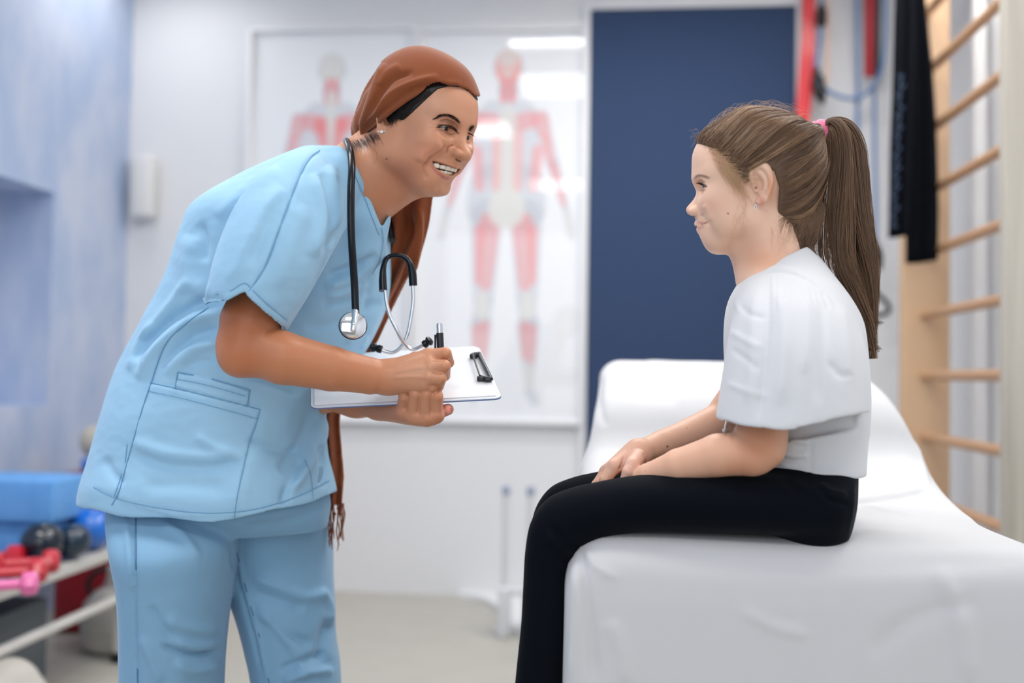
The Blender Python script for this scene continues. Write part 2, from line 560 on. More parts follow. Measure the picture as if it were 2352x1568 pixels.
def cutpoly(v, poly, Y0, Y1, k):
    """take out everything seen inside a polygon, between two depths"""
    X, Yg, Z = [v.lo[i] + v.h * np.arange(v.n[i]) for i in range(3)]
    V = np.stack(np.meshgrid(X, Yg, Z, indexing='ij'), -1).reshape(-1, 3)
    near = v.A.reshape(-1) < .012
    idx = np.where(near)[0]; px = proj(V[idx]); p = np.array(poly, float)
    ins = np.zeros(len(px), bool); dm = np.full(len(px), 1e9)
    for i in range(len(p)):
        a, b = p[i], p[(i + 1) % len(p)]
        c = ((a[1] > px[:, 1]) != (b[1] > px[:, 1])) & (px[:, 0] < (b[0] - a[0]) * (px[:, 1] - a[1]) / (b[1] - a[1] + 1e-12) + a[0])
        ins ^= c; ab = b - a
        t = np.clip(((px - a) @ ab) / (ab @ ab), 0, 1); r = px - a - t[:, None] * ab
        dm = np.minimum(dm, np.hypot(r[:, 0], r[:, 1]))
    d = np.where(ins, -dm, dm) * (V[idx, 1] / F_PX)
    d = np.maximum(d, np.maximum(Y0 - V[idx, 1], V[idx, 1] - Y1))
    A = v.A.reshape(-1); a = A[idx]; dd = -d
    h_ = np.maximum(k - np.abs(a - dd), 0) / k
    A[idx] = np.clip(np.maximum(a, dd) + h_ * h_ * k * .25, -v.BG, v.BG)
    v.A = A.reshape(v.n)
# ------------------------------------------------------------------ the room
m_white = mat('white_wall_paint', lin(226, 227, 229), 0.7, bump=[((30, 30, 30), 0.05, 0.002, 'noise')])
m_ceil = mat('ceiling_paint', (0.85, 0.85, 0.85), 0.8)
m_floor = mat('grey_vinyl_floor', lin(180, 177, 168), 0.45, noise=((6, 6, 6), 0.5, lin(172, 169, 160)))
m_blue = mat('blue_washed_plaster', lin(196, 205, 225), 0.8, noise=((9, 5, 2.6), 0.75, lin(158, 180, 215)),
             bump=[((14, 14, 5), 0.3, 0.01, 'noise')])


def struct(name, mb, m, **kw): return mb.build(name, m, None, smooth=False, kind='structure', label=kw.get('label'))


struct('floor', MB().box((XL - .3, -2.4, -0.1), (XR + .3, YB + .3, 0)), m_floor)
struct('ceiling', MB().box((XL - .3, -2.4, ROOM_H), (XR + .3, YB + .3, ROOM_H + 0.1)), m_ceil)
struct('wall_back', MB().box((XL, YB, 0), (XR + .2, YB + .15, ROOM_H)), m_white)
struct('wall_right', MB().box((XR, -2.4, 0), (XR + .15, YB, ROOM_H)), m_white)
# left wall with its square niche
nb = P(52, 420, 2.0)
mbw = MB()
NY0, NY1, NZ0, NZ1 = 2.4, 3.87, 0.85, 1.72
lft = MB()
XW = XL - 0.40
lft.box((XW, -2.4, 0), (XL, NY0, ROOM_H)).box((XW, NY1, 0), (XL, YB + .15, ROOM_H))
lft.box((XW, NY0, NZ1), (XL, NY1, ROOM_H)).box((XW, NY0, 0), (XL, NY1, NZ0)).box((XW, NY0, NZ0), (XL - 0.32, NY1, NZ1))
struct('wall_left', lft, m_blue)
# ceiling light fixtures around the lamps
m_alu = mat('white_enamel', (0.8, 0.8, 0.8), 0.35)
for x, y, w_, d_, pw_, wh in PANELS:
    a, b = w_ / 2, d_ / 2
    cl = empty('ceiling_light', (x, y, ROOM_H), 'white ceiling light ' + wh, 'ceiling light', 'ceiling lights')
    for lo, hi in (((-a, -b, 0), (a, -b + .02, .05)), ((-a, b - .02, 0), (a, b, .05)), ((-a, -b + .02, 0), (-a + .02, b - .02, .05)), ((a - .02, -b + .02, 0), (a, b - .02, .05))):
        MB().box(np.array(lo) + (x, y, ROOM_H - .052), np.array(hi) + (x, y, ROOM_H - .052)).build('frame_bar', m_alu, cl, False)
# ------------------------------------------------------------------ low rounded plinth at the foot of the back wall
pl = MB()
arc_ = [(-.66, YB + .02)] + [(-.66 + .235 * math.sin(t), 3.98 + .47 * math.cos(t)) for t in np.linspace(0, math.pi / 2, 14)] + [(-.425, 3.85), (0.95, 3.85), (0.95, YB + .02)]
n_ = len(arc_)
pl.add([(x, y, 0) for x, y in arc_] + [(x, y, .02) for x, y in arc_], [tuple(range(n_)), tuple(range(2 * n_ - 1, n_ - 1, -1))] + [(i, n_ + i, n_ + (i + 1) % n_, (i + 1) % n_) for i in range(n_)])
pl.build('trim_1', m_white, None, angle=30, kind='structure', label='very low white plinth with a rounded end at the foot of the back wall')

# ---- framed anatomy charts
m_frame = mat('white_frame', lin(232, 233, 235), .4)
m_chart = mat('printed_chart_paper', (1, 1, 1), .6, vcol=True)
m_glass = bpy.data.materials.new('picture_glass'); m_glass.use_nodes = True
nt = m_glass.node_tree; nt.nodes.clear()
o_ = nt.nodes.new('ShaderNodeOutputMaterial'); mx = nt.nodes.new('ShaderNodeMixShader'); tr_ = nt.nodes.new('ShaderNodeBsdfTransparent'); gl_ = nt.nodes.new('ShaderNodeBsdfGlossy'); fr_ = nt.nodes.new('ShaderNodeLayerWeight')
gl_.inputs['Roughness'].default_value = .02; fr_.inputs['Blend'].default_value = .5; pw_n = nt.nodes.new('ShaderNodeMath'); pw_n.operation = 'POWER'; pw_n.inputs[1].default_value = 5; ad_n = nt.nodes.new('ShaderNodeMath'); ad_n.operation = 'MULTIPLY_ADD'; ad_n.inputs[1].default_value = .9; ad_n.inputs[2].default_value = .045; nt.links.new(fr_.outputs['Facing'], pw_n.inputs[0]); nt.links.new(pw_n.outputs[0], ad_n.inputs[0])
nt.links.new(ad_n.outputs[0], mx.inputs[0]); nt.links.new(tr_.outputs[0], mx.inputs[1]); nt.links.new(gl_.outputs[0], mx.inputs[2]); nt.links.new(mx.outputs[0], o_.inputs[0])
RED, PAL, GRY, PINK = np.array(lin(238, 128, 128)), np.array(lin(222, 222, 218)), np.array(lin(184, 190, 200)), np.array(lin(240, 176, 172))


def chart(x0, x1, y0, y1, fig, label):
    """a framed print whose picture covers the given part of the view at the back wall"""
    Yc = YB - .025
    A, B = P(x0, (y0 + y1) / 2, Yc), P(x1, (y0 + y1) / 2, Yc); T, Bo = P((x0 + x1) / 2, y0, Yc), P((x0 + x1) / 2, y1, Yc)
    X0, X1, Z1, Z0 = A[0], B[0], T[2], Bo[2]
    root = empty('framed_chart', ((X0 + X1) / 2, YB - .03, Z0), label, 'poster')
    f = .022
    for lo, hi in (((X0 - f, Z0 - f), (X0, Z1 + f)), ((X1, Z0 - f), (X1 + f, Z1 + f)), ((X0, Z0 - f), (X1, Z0)), ((X0, Z1), (X1, Z1 + f))):
        MB().box((lo[0], YB - .045, lo[1]), (hi[0], YB - .001, hi[1]), .004).build('frame_bar', m_frame, root)
    nx, nz = 220, 480
    xs = np.linspace(X0, X1, nx); zs = np.linspace(Z0, Z1, nz)
    XX, ZZ = np.meshgrid(xs, zs, indexing='ij')
    V = np.stack([XX, np.full_like(XX, YB - .012), ZZ], -1).reshape(-1, 3)
    C = np.tile(np.array(lin(236, 238, 241)), (len(V), 1))
    x = V[:, 0] - (X0 + X1) / 2 - fig['dx']; z = V[:, 2]
    H_ = fig['h']; u = x / H_; w = (z - fig['z0']) / H_          # body units: height 1
    if fig.get('turn'): u = u / fig['turn']
    def cap(ax, az, bx, bz, ra, rb, col, a=.85, soft=.004, both=True):
        nonlocal C
        for s_ in ((1, -1) if both else (1,)):
            px_, pz_ = u * s_ - ax, w - az; dx_, dz_ = bx - ax, bz - az
            t = np.clip((px_ * dx_ + pz_ * dz_) / (dx_ * dx_ + dz_ * dz_ + 1e-9), 0, 1)
            d = np.hypot(px_ - t * dx_, pz_ - t * dz_) - (ra + (rb - ra) * t)
            k = np.clip(.5 - d / soft, 0, 1)[:, None] * a
            C = C * (1 - k) + np.array(col) * k
    # outline tone, then muscles, then pale tendons and bones
    for args in ((0, .93, 0, .94, .040, .038), (0, .86, 0, .89, .026, .024), (.035, .79, .045, .66, .05, .045), (.04, .60, .05, .54, .065, .06), (.092, .79, .125, .66, .022, .018), (.128, .66, .165, .53, .017, .010), (.168, .52, .18, .46, .011, .009),
                 (.055, .52, .06, .30, .045, .030), (.06, .28, .065, .22, .027, .024), (.065, .22, .07, .06, .030, .012), (.07, .04, .085, .012, .014, .012)):
        cap(*args, GRY, .5, .006)
    front = fig['front']
    cap(0, .92, 0, .945, .034, .034, PINK if front else PAL, .8)
    if front: cap(0, .965, 0, .97, .030, .018, PAL, .5); cap(.014, .935, .014, .935, .007, .007, PAL, .9); cap(.0, .90, 0, .91, .014, .014, PAL, .6)
    cap(.012, .84, .010, .90, .009, .008, RED, .75)
    for args in ((.03, .775, .062, .785, .026, .024), (.092, .785, .10, .75, .022, .017), (.108, .73, .122, .665, .014, .010), (.130, .65, .158, .55, .013, .007), (.045, .50, .055, .33, .030, .018), (.075, .48, .075, .34, .014, .010), (.055, .215, .058, .13, .016, .009), (.078, .21, .076, .12, .012, .007), (.085, .70, .075, .60, .016, .014)):
        cap(*args, RED, .5)
    if front:
        cap(.0, .80, .0, .58, .022, .030, PAL, .9, both=False); cap(.03, .74, .03, .60, .014, .014, PINK, .6)
    else:
        cap(.0, .86, .0, .50, .013, .018, PAL, .9, both=False); cap(.05, .70, .03, .58, .02, .014, PAL, .8); cap(.045, .535, .05, .50, .035, .03, RED, .7); cap(.03, .78, .01, .66, .02, .008, RED, .7)
    cap(.0, .535, .0, .545, .05, .05, PAL, .75); cap(.062, .29, .063, .25, .018, .017, PAL, .9); cap(.066, .10, .07, .05, .010, .009, PAL, .8); cap(.168, .52, .178, .47, .009, .009, PAL, .7)
    for zz in (.70, .67, .64, .61): cap(.02, zz, .05, zz - .004, .002, .002, GRY, .35)
    for a in (((.085, .79), (.10, .74)), ((.05, .45), (.06, .34)), ((.066, .20), (.066, .12))): cap(*a[0], *a[1], .003, .002, PAL, .5)
    i = np.arange((nx - 1) * (nz - 1)); a_ = (i // (nz - 1)) * nz + i % (nz - 1)
    Q = np.stack([a_, a_ + nz, a_ + nz + 1, a_ + 1], 1)
    mesh('print', V, Q, m_chart, root, False, cols=C)
    mesh('glass', [(X0, YB - .030, Z0), (X1, YB - .030, Z0), (X1, YB - .030, Z1), (X0, YB - .030, Z1)], [(0, 1, 2, 3)], m_glass, root, False)


hgt = P(1160, 95, YB)[2] - P(1160, 925, YB)[2]; zb = P(1160, 930, YB)[2]
chart(572, 938, 72, 958, dict(front=False, dx=P(755, 500, YB)[0] - P(755, 500, YB)[0], h=hgt, z0=zb), 'framed chart of the muscles of the body from behind, partly hidden by the woman')
chart(962, 1335, 72, 962, dict(front=True, dx=P(1163, 500, YB)[0] - P(1148.5, 500, YB)[0], h=hgt, z0=zb), 'framed chart of the muscles of the body from the front, beside the navy panel')

# ---- navy panel on the wall
m_navy = mat('navy_felt', lin(44, 64, 97), .9, sheen=.1, bump=[((300, 300, 300), .3, .002, 'noise')])
a, b = P(1357, 22, YB - .03), P(1829, 18, YB - .03)
pn = empty('wall_panel', ((a[0] + b[0]) / 2, YB, .45), 'tall navy blue felt panel on the back wall between the charts and the exercise bands', 'panel')
MB().box((a[0], YB - .03, .45), (b[0], YB - .002, a[2]), .004).build('felt_board', m_navy, pn)
for lo, hi in (((a[0] - .028, .42), (a[0] - .001, a[2] + .03)), ((b[0] + .001, .42), (b[0] + .022, a[2] + .03)), ((a[0] - .001, a[2] + .001), (b[0] + .001, a[2] + .03))):
    MB().box((lo[0], YB - .035, lo[1]), (hi[0], YB - .001, hi[1]), .004).build('trim_strip', m_frame, pn)

# ---- white dispenser by the corner
ds = P(330, 430, YB - .06)
MB().box(ds + (-.055, -.04, -.15), ds + (.055, .058, .15), .03).build('wall_dispenser', mat('cream_plastic', lin(222, 221, 220), .5), None, label='small cream wall dispenser near the blue corner', cat='dispenser')

# ---- white steel stand in front of the plinth
s0 = P(1158, 1430, 3.84); s0[2] = 0
sd = empty('steel_stand', s0, 'low white tubular steel stand on the floor left of the girl\'s legs', 'stand')
m_en = mat('white_enamelled_steel', lin(214, 216, 220), .35, coat=.3); m_cap = mat('grey_blue_cap', lin(160, 168, 190), .5)
for dx in (0, .095):
    MB().tube([s0 + (dx, 0, .10), s0 + (dx, 0, .545)], .013, 16).build('upright', m_en, sd)
    MB().lathe([(.015, 0), (.017, .01), (.016, .03), (.008, .036)], s0 + (dx, 0, .54), 20).build('cap', m_cap, sd)
    MB().box(s0 + (dx - .022, -.05, .0), s0 + (dx + .022, .04, .19), .008).build('foot', m_en, sd)
MB().box(s0 + (-.01, -.03, .16), s0 + (.105, .03, .185), .006).build('crossbar', m_en, sd)

# ---- wall bars
m_pine = mat('pale_pine', lin(216, 182, 148), .5, noise=((3, 3, 1.2), .6, lin(200, 160, 122)), coat=.1)
m_pine2 = mat('whitened_pine', lin(196, 190, 178), .6, noise=((60, 60, 1.5), .5, lin(150, 142, 132)))
m_rung = mat('varnished_beech', lin(190, 148, 112), .4, coat=.25)
zr = P(2300, 862, 3.14)[2]
XO0, XO1 = P(2068, 800, 3.9)[0], P(2166, 800, 3.9)[0]
wb = empty('wall_bars', ((XO0 + XO1) / 2, 3.4, 0), 'wooden wall bars with round rungs on the right wall', 'wall bars')
MB().box((XO0, 3.88, 0.0), (XO1 + .02, 3.925, 2.66), .006).build('side_post', m_pine, wb)
xn = P(2303, 800, 2.86)[0]
MB().box((xn, 2.84, 0.0), (xn + .19, 2.885, 2.66), .006).build('side_post', m_pine2, wb)
MB().box((XR - .07, 2.885, 0.02), (XR - .045, 2.92, 2.66)).build('wall_batten', m_frame, wb, False)
MB().box((XR - .07, 3.84, 0.02), (XR - .03, 3.87, 2.66)).build('wall_batten', m_frame, wb, False)
xr = P(2300, 862, 3.14)[0]
for k in range(-3, 7):
    z = zr + .228 * k
    MB().tube([(xr, 2.88, z), (xr, 3.89, z)], .0185, 20).build('rung', m_rung, wb)
for y in (2.862, 3.90):
    MB().box((xr - .02, y - .02, 2.60), (XR - .001, y + .02, 2.64)).build('bracket', m_frame, wb, False)

# ---- things hanging over the wall bars and from the hooks beside them
m_dark = mat('black_navy_cloth', lin(8, 12, 20), .85, spec=.1, bump=[((30, 30, 8), .3, .004, 'noise')])
m_mark = mat('pale_blue_print', lin(58, 76, 104), .7)
def hung(name, secs, label, marks=None, cat='cloth'):
    root = empty(name, P(secs[0][0], secs[0][1], secs[0][4]), label, cat)
    R_ = sections(secs, 5, 64); t = np.linspace(0, 2 * np.pi, 64, endpoint=False)
    for i in range(len(R_)): R_[i][:, 1] += .010 * np.sin(np.cos(t) * 4.2 + i * .03 + 1) + .006 * np.sin(np.cos(t) * 9 + .04 * i)
    V_, Q_, T_ = loft_mesh(R_)
    o_ = mesh('cloth', V_, [tuple(q) for q in Q_] + [tuple(q) for q in T_], m_dark, root)
    if marks: marks(root)
    return root
def mk(root):
    rr = random.Random(5); mb = MB(); allp = []
    for i in range(16):
        y = 175 + i * 23; x = 2066 - 18 * (i / 15) + (6 if i % 2 else 0); w_ = 5 + rr.random() * 7
        c = P(x, y, 3.552)
        allp += list(spline([c + (-.008, 0, rr.uniform(-.006, .006)), c + (-.003, -.001, .005), c + (.004, -.001, -.004), c + (.005 + w_ * .0008, 0, rr.uniform(-.004, .008))], 4))
    mb.tube(np.array(allp), .0022, 6)
    mb.build('printed_marks', m_mark, root)
hung('towel', [(2058, -60, 2090, -60, 3.60, .03), (2052, 60, 2098, 60, 3.60, .03), (2048, 200, 2096, 200, 3.60, .028), (2042, 340, 2092, 340, 3.60, .028), (2040, 450, 2090, 450, 3.60, .028), (2038, 546, 2088, 540, 3.60, .026)],
     'dark navy cloth with pale blue marks hanging left of the plain black one', mk)
hung('towel', [(2085, -60, 2118, -60, 3.70, .035), (2080, 40, 2128, 40, 3.70, .035), (2078, 180, 2142, 180, 3.70, .034), (2078, 320, 2150, 320, 3.70, .034), (2078, 480, 2154, 480, 3.70, .034), (2078, 606, 2152, 598, 3.70, .032)],
     'plain black cloth hanging from the wall bars right of the marked one')
hr = P(1940, -40, YB - .08)
rail = empty('hook_rail', hr, 'white rail of hooks high on the back wall that carries the bands', 'rail')
MB().box((P(1836, 0, YB)[0], YB - .03, hr[2] - .02), (P(2060, 0, YB)[0], YB - .001, hr[2] + .03), .004).build('rail', m_frame, rail)
def hook(x): MB().tube(spline([(x, YB - .03, hr[2]), (x, YB - .08, hr[2] - .005), (x, YB - .105, hr[2] + .005), (x, YB - .11, hr[2] + .03)], 4), .004, 8).build('hook', m_chrome if 'm_chrome' in globals() else m_frame, rail)
m_red = mat('red_latex', lin(214, 34, 46), .45, coat=.2); m_redd = mat('deep_red_latex', lin(160, 20, 34), .5); m_grn = mat('dark_green_latex', lin(20, 52, 58), .5)
m_tubeb = mat('blue_rubber_tube', lin(92, 128, 176), .4); m_peach = mat('peach_cord', lin(226, 186, 164), .6); m_blk = mat('black_strap', lin(14, 14, 18), .6)
YBn = YB - .09
def strip(name, pxs, wpx, m, label, Y=YBn, th=.006, group=None):
    c = spline([(a, b, w_) for (a, b), w_ in zip(pxs, wpx)], 8); rings = []
    for a, b, w_ in c:
        L_, R_ = P(a - w_ / 2, b, Y), P(a + w_ / 2, b, Y)
        rings.append([L_ + (0, -th / 2, 0), R_ + (0, -th / 2, 0), R_ + (0, th / 2, 0), L_ + (0, th / 2, 0)])
    V_, Q_, T_ = loft_mesh(np.array(rings))
    return mesh(name, V_, [tuple(q) for q in Q_] + [tuple(q) for q in T_], m, None, False, label=label, cat='band', group=group)
hook(P(1858, 0, YBn)[0])
strip('resistance_band', [(1858, -45), (1857, 60), (1852, 160), (1846, 240), (1842, 300)], [30, 30, 34, 33, 28], m_red, 'bright red elastic band hanging at the right edge of the navy panel')
hook(P(1997, 0, YBn)[0])
strip('resistance_band', [(1997, -45), (1997, 60), (1996, 176)], [28, 24, 22], m_redd, 'dark red elastic band hanging inside the loop of blue tube')
hook(P(2016, 0, YBn)[0])
strip('resistance_band', [(2014, -45), (2014, 60), (2013, 178)], [18, 17, 16], m_grn, 'dark green elastic band hanging just right of the dark red one', Y=YBn + .03)
def rope(name, pts, r, m, label, cat='tube', extra=None):
    root = empty(name, P(pts[0][0], pts[0][1], YBn - .01), label, cat)
    MB().tube(spline([P(a, b, YBn - .03 + (c if len(q) > 2 else 0)) for q in pts for a, b, c in [tuple(q) + (0,) * (3 - len(q))]], 8), r, 12).build('tube', m, root)
    if extra: extra(root)
def handle(px_, py_, s=1.0, m=None):
    def f(root):
        c = P(px_, py_, YBn - .03)
        MB().tube(np.array([c + (0, 0, .09 * s), c + (-.012 * s, -.01, .02), c + (.0, -.015, -.03 * s), c + (.02 * s, -.01, -.06 * s), c + (.028 * s, 0, .0), c + (.012 * s, 0, .06 * s)]), .014 * s, 10).build('handle', m or m_blk, root)
    return f
rope('exercise_tube', [(1884, -45), (1888, 20), (1884, 90), (1874, 160), (1886, 196), (1920, 218), (1962, 226), (2000, 206), (2024, 160), (2034, 90), (2034, 20), (2030, -45)], .0085, m_tubeb, 'blue rubber exercise tube hanging in a wide loop beside the red band', extra=lambda r: (handle(1876, 205)(r), MB().lathe([(.008, 0), (.022, .01), (.024, .06), (.012, .10)], P(1886, 62, YBn - .04), 16).build('clasp', m_blk, r)))
rope('exercise_tube', [(1968, -45, .035), (1969, 120, .035), (1970, 250, .035), (1966, 420, .035), (1964, 560, .035)], .009, m_tubeb, 'blue rubber exercise tube hanging straight down behind the girl\'s ponytail')
rope('exercise_tube', [(2008, 196, .022), (2009, 330, .03), (2011, 460, .03), (2011, 560, .01)], .0085, m_tubeb, 'blue rubber exercise tube with a black end hanging from the bottom of the loop', extra=handle(2011, 590, .8))
rope('cord', [(1902, -45), (1902, 90), (1900, 190)], .006, m_peach, 'thin peach cord hanging between the red band and the blue tubes', cat='cord')
rope('strap_handle', [(2002, 600), (1999, 650), (2012, 672), (2036, 694), (2042, 712), (2030, 722), (2008, 724)], .010, m_blk, 'black triangular strap handle low on the wall behind the ponytail', cat='handle')

# ---- shelf rack along the blue wall
zt = P(271, 1262, 3.27)[2]; xf = P(274, 1262, 3.27)[0]
m_rail = mat('white_rack_steel', lin(206, 204, 200), .35); m_mat = mat('grey_blue_rubber', lin(104, 112, 140), .8)
rk = empty('storage_rack', (-1.9, 2.6, 0), 'white steel rack with a grey mat top along the blue wall', 'rack')
Y0r, Y1r = 1.5, 3.30; xb = xf - .48
for x in (xf, xb):
    MB().box((x - .016, Y0r, zt - .02), (x + .016, Y1r, zt + .02), .005).build('rail', m_rail, rk)
    for y in (Y0r, Y1r):
        MB().box((x - .02, y - .02, .03), (x + .02, y + .02, zt - .02), .004).build('leg', m_rail, rk)
        MB().box((x - .025, y - .025, 0), (x + .025, y + .025, .035), .006).build('foot', m_blk, rk)
for y in (Y0r, Y1r): MB().box((xb + .016, y - .016, zt - .02), (xf - .016, y + .016, zt + .02), .005).build('crossbar', m_rail, rk)
zl = P(270, 1374, 3.27)[2]
MB().tube([(xf, Y0r, zl), (xf, Y1r, zl)], .016, 14).build('rail', m_rail, rk)
MB().tube([(xb, Y0r, zl + .03), (xb, Y1r, zl + .03)], .014, 14).build('rail', m_rail, rk)
MB().box((xb + .01, Y0r, zt + .0), (xf - .01, Y1r, zt + .03), .004).build('mat_top', m_mat, rk)
TZ = zt + .03
m_foam = mat('light_blue_foam', lin(96, 158, 222), .7, noise=((20, 20, 20), .4, lin(120, 176, 232)))
def onrack(px_, Y): return P(px_, 1200, Y)[0]
x1 = onrack(116, 2.98)
MB().box((x1 - .42, 2.96, TZ), (x1, 3.13, TZ + .105), .010).build('foam_block', m_foam, None, label='light blue foam block lying flat on the rack, under the other block', cat='foam block')
x1 = onrack(124, 2.94)
MB().box((x1 - .40, 2.93, TZ + .106), (x1, 3.16, TZ + .238), .010).build('foam_block', m_foam, None, label='larger light blue foam block lying on top of the lower one', cat='foam block')
m_b1 = mat('bright_blue_ball', lin(20, 108, 206), .22, coat=.5); m_b2 = mat('dark_teal_ball', lin(8, 40, 62), .2, coat=.5); m_b3 = mat('black_blue_ball', lin(6, 24, 40), .2, coat=.5)
def ball(px_, r, Y, m, label):
    x = P(px_, 1200, Y)[0]; V_ = []
    prof = [(max(1e-5, r * math.sin(t)), r * (1 - math.cos(t))) for t in np.linspace(0, math.pi, 28)]
    MB().lathe([(q, h_ * .985) for q, h_ in prof], (x, Y, TZ), 40).build('exercise_ball', m, None, label=label, cat='ball', group='exercise balls on the rack')
ball(212, .066, 3.12, m_b1, 'bright blue exercise ball, largest and rightmost on the rack')
ball(150, .054, 3.24, m_b1, 'bright blue exercise ball behind the dark ones, beside the foam block')
ball(170, .052, 2.97, m_b2, 'dark teal exercise ball between the black one and the large blue one')
ball(98, .062, 2.86, m_b3, 'near-black blue exercise ball in front of the foam blocks')
m_db = mat('red_vinyl', lin(196, 16, 40), .3, coat=.4); m_dp = mat('pink_vinyl', lin(232, 110, 168), .35, coat=.3)
def dumbbell(c, ang, s, m, label):
    root = empty('dumbbell', c, label, 'dumbbell', 'dumbbells on the rack')
    d = np.array([math.cos(ang), math.sin(ang), 0]); c = np.array(c, float) + (0, 0, .031 * s)
    MB().tube([c - d * .05 * s, c + d * .05 * s], .014 * s, 16).build('grip', m, root)
    for sg in (-1, 1):
        MB().lathe([(.018 * s, 0), (.030 * s, .006 * s), (.033 * s, .02 * s), (.031 * s, .038 * s), (.020 * s, .046 * s)], c + d * sg * .045 * s, 8, d * sg).build('weight_end', m, root)
dumbbell((onrack(56, 2.69), 2.69, TZ), .5, 1.05, m_db, 'red dumbbell nearest the black ball on the rack')
dumbbell((onrack(24, 2.56), 2.56, TZ), .5, 1.05, m_db, 'red dumbbell between the pink one and the other red one')
dumbbell((onrack(8, 2.42), 2.42, TZ), .5, .95, m_dp, 'pink dumbbell at the left edge, nearest of the dumbbells')
dumbbell((onrack(-22, 2.76), 2.76, TZ), .2, 1.05, m_db, 'red dumbbell at the left edge, in front of the foam blocks')
# ---- behind and under the rack
m_mar = mat('dark_red_vinyl', lin(142, 10, 28), .5, coat=.1)
xa, xb2 = P(127, 1200, 3.62)[0], P(330, 1200, 3.62)[0]
ztop = P(200, 1086, 3.62)[2]
MB().box((xa, 3.60, 0), (xb2, 4.0, ztop), .035).build('padded_block', m_mar, None, label='dark red padded vinyl block standing behind the rack', cat='padded block')
zc = ztop
MB().box((P(212, 1000, 3.75)[0], 3.66, zc + .0), (P(330, 1000, 3.75)[0], 3.86, zc + .05), .015).build('cushion', m_b1, None, label='flat blue cushion between the red block and the beige roll', cat='cushion')
rl = MB(); xx0, xx1 = P(192, 1000, 3.75)[0], P(330, 1000, 3.75)[0]; rr_ = .062
rl.lathe([(0, 0), (rr_ * .6, .004), (rr_ * .92, .022), (rr_, .05), (rr_, xx1 - xx0 - .05), (rr_ * .9, xx1 - xx0 - .02), (0, xx1 - xx0)], (xx0, 3.75, zc + .050 + rr_), 36, (1, 0, 0))
rl.build('bolster', mat('beige_vinyl', lin(196, 188, 174), .55), None, label='beige padded roll on top of the blue cushion, behind the woman\'s back', cat='bolster')
cx = P(272, 1500, 3.46)[0]
cn = empty('canister', (cx, 3.46, 0), 'off-white rounded plastic canister on the floor behind the woman\'s leg', 'canister')
m_cn = mat('off_white_plastic', lin(198, 194, 186), .4, coat=.2)
MB().lathe([(.075, .0), (.118, .012), (.128, .04), (.130, .070), (.126, .074), (.126, .080), (.131, .084), (.130, .13), (.118, .17), (.085, .205), (.055, .225), (.046, .26), (.044, .29), (.030, .296), (0, .297)], (cx, 3.46, 0), 48).build('body', m_cn, cn)
MB().tube(spline([(cx - .04, 3.46, .285), (cx - .085, 3.44, .27), (cx - .105, 3.43, .23), (cx - .09, 3.43, .19)], 5), .010, 12).build('handle', m_blk, cn)
MB().box((P(2, 1400, 3.1)[0], 2.75, .0), (P(112, 1400, 3.1)[0] , 3.1, .26), .012).build('storage_crate', mat('grey_plastic_crate', lin(98, 106, 112), .6), None, label='dark grey plastic crate on the floor under the rack', cat='crate')
sx = P(-40, 1500, 2.45)[0]
v = Vol((sx - .16, 2.2, -.01), (sx + .18, 2.75, .24), .005)
v.cone((sx - .02, 2.30, .10), (sx - .02, 2.6, .10), .09, .09, 0, flat=((0, 0, 1), 1.2)).cone((sx - .02, 2.30, .03), (sx + .04, 2.6, .03), .10, .10, .04)
v.plane((0, 0, 0), (0, 0, -1))
v.mesh(2).build('machine_foot', m_cn, None, label='off-white rounded plastic foot of a machine at the lower left corner', cat='machine foot')
# ------------------------------------------------------------------ treatment couch under white sheets
m_sheet = mat('white_couch_sheet', lin(208, 208, 210), .85, sheen=.1, spec=.2, bump=[((500, 500, 500), .08, .0005, 'noise'), ((9, 9, 9), .2, .006, 'noise')])
couch = empty('treatment_couch', (.28, 1.9, 0), 'treatment couch under a white sheet with its head end raised', 'couch')
def rrect(x0, x1, z0, z1, Y, r, n=10, bulge=0.0):
    pts = []
    for cx_, cz_, s0 in ((x1 - r, z1 - r, 0), (x0 + r, z1 - r, 90)):
        for k in range(n + 1):
            t = math.radians(s0 + 90 * k / n); pts.append((cx_ + r * math.cos(t), Y, cz_ + r * math.sin(t)))
    L_ = [(x0 - bulge * t, Y, z1 - r - (z1 - r - z0) * t) for t in np.linspace(.08, 1, 10)]
    Bm = [(x0 + (x1 - x0) * t, Y, z0) for t in np.linspace(.05, .95, 10)]
    R_ = [(x1 + bulge * t, Y, z0 + (z1 - r - z0) * (1 - t)) for t in np.linspace(1, .08, 10)]
    return pts + L_ + Bm + R_
prof = [  # Y, top, x0, x1, corner radius
    (1.352, .700, -.035, .600, .05), (1.357, .745, -.050, .608, .055), (1.372, .766, -.056, .612, .06), (1.395, .779, -.058, .614, .06), (1.45, .7815, -.058, .614, .06), (1.60, .7815, -.058, .614, .06), (1.70, .787, -.058, .614, .055),
    (1.85, .815, -.058, .614, .055), (1.95, .852, -.056, .612, .055), (1.985, .880, -.050, .610, .055), (2.01, .930, -.036, .590, .05), (2.05, .968, -.030, .578, .05), (2.12, .998, -.026, .570, .05), (2.25, 1.026, -.024, .560, .05),
    (2.42, 1.040, -.024, .54, .05), (2.52, 1.030, -.024, .53, .05), (2.57, .98, -.02, .58, .06), (2.585, .90, -.01, .57, .06)]
pr = spline(prof, 4)
v = Vol((-.12, 1.30, .20), (.68, 2.63, 1.08), .0048)
v.loft([rrect(q[2], q[3], .28, q[1], q[0], q[4], bulge=.004) for q in pr])
v.blur(2)
sk = v.mesh(3)
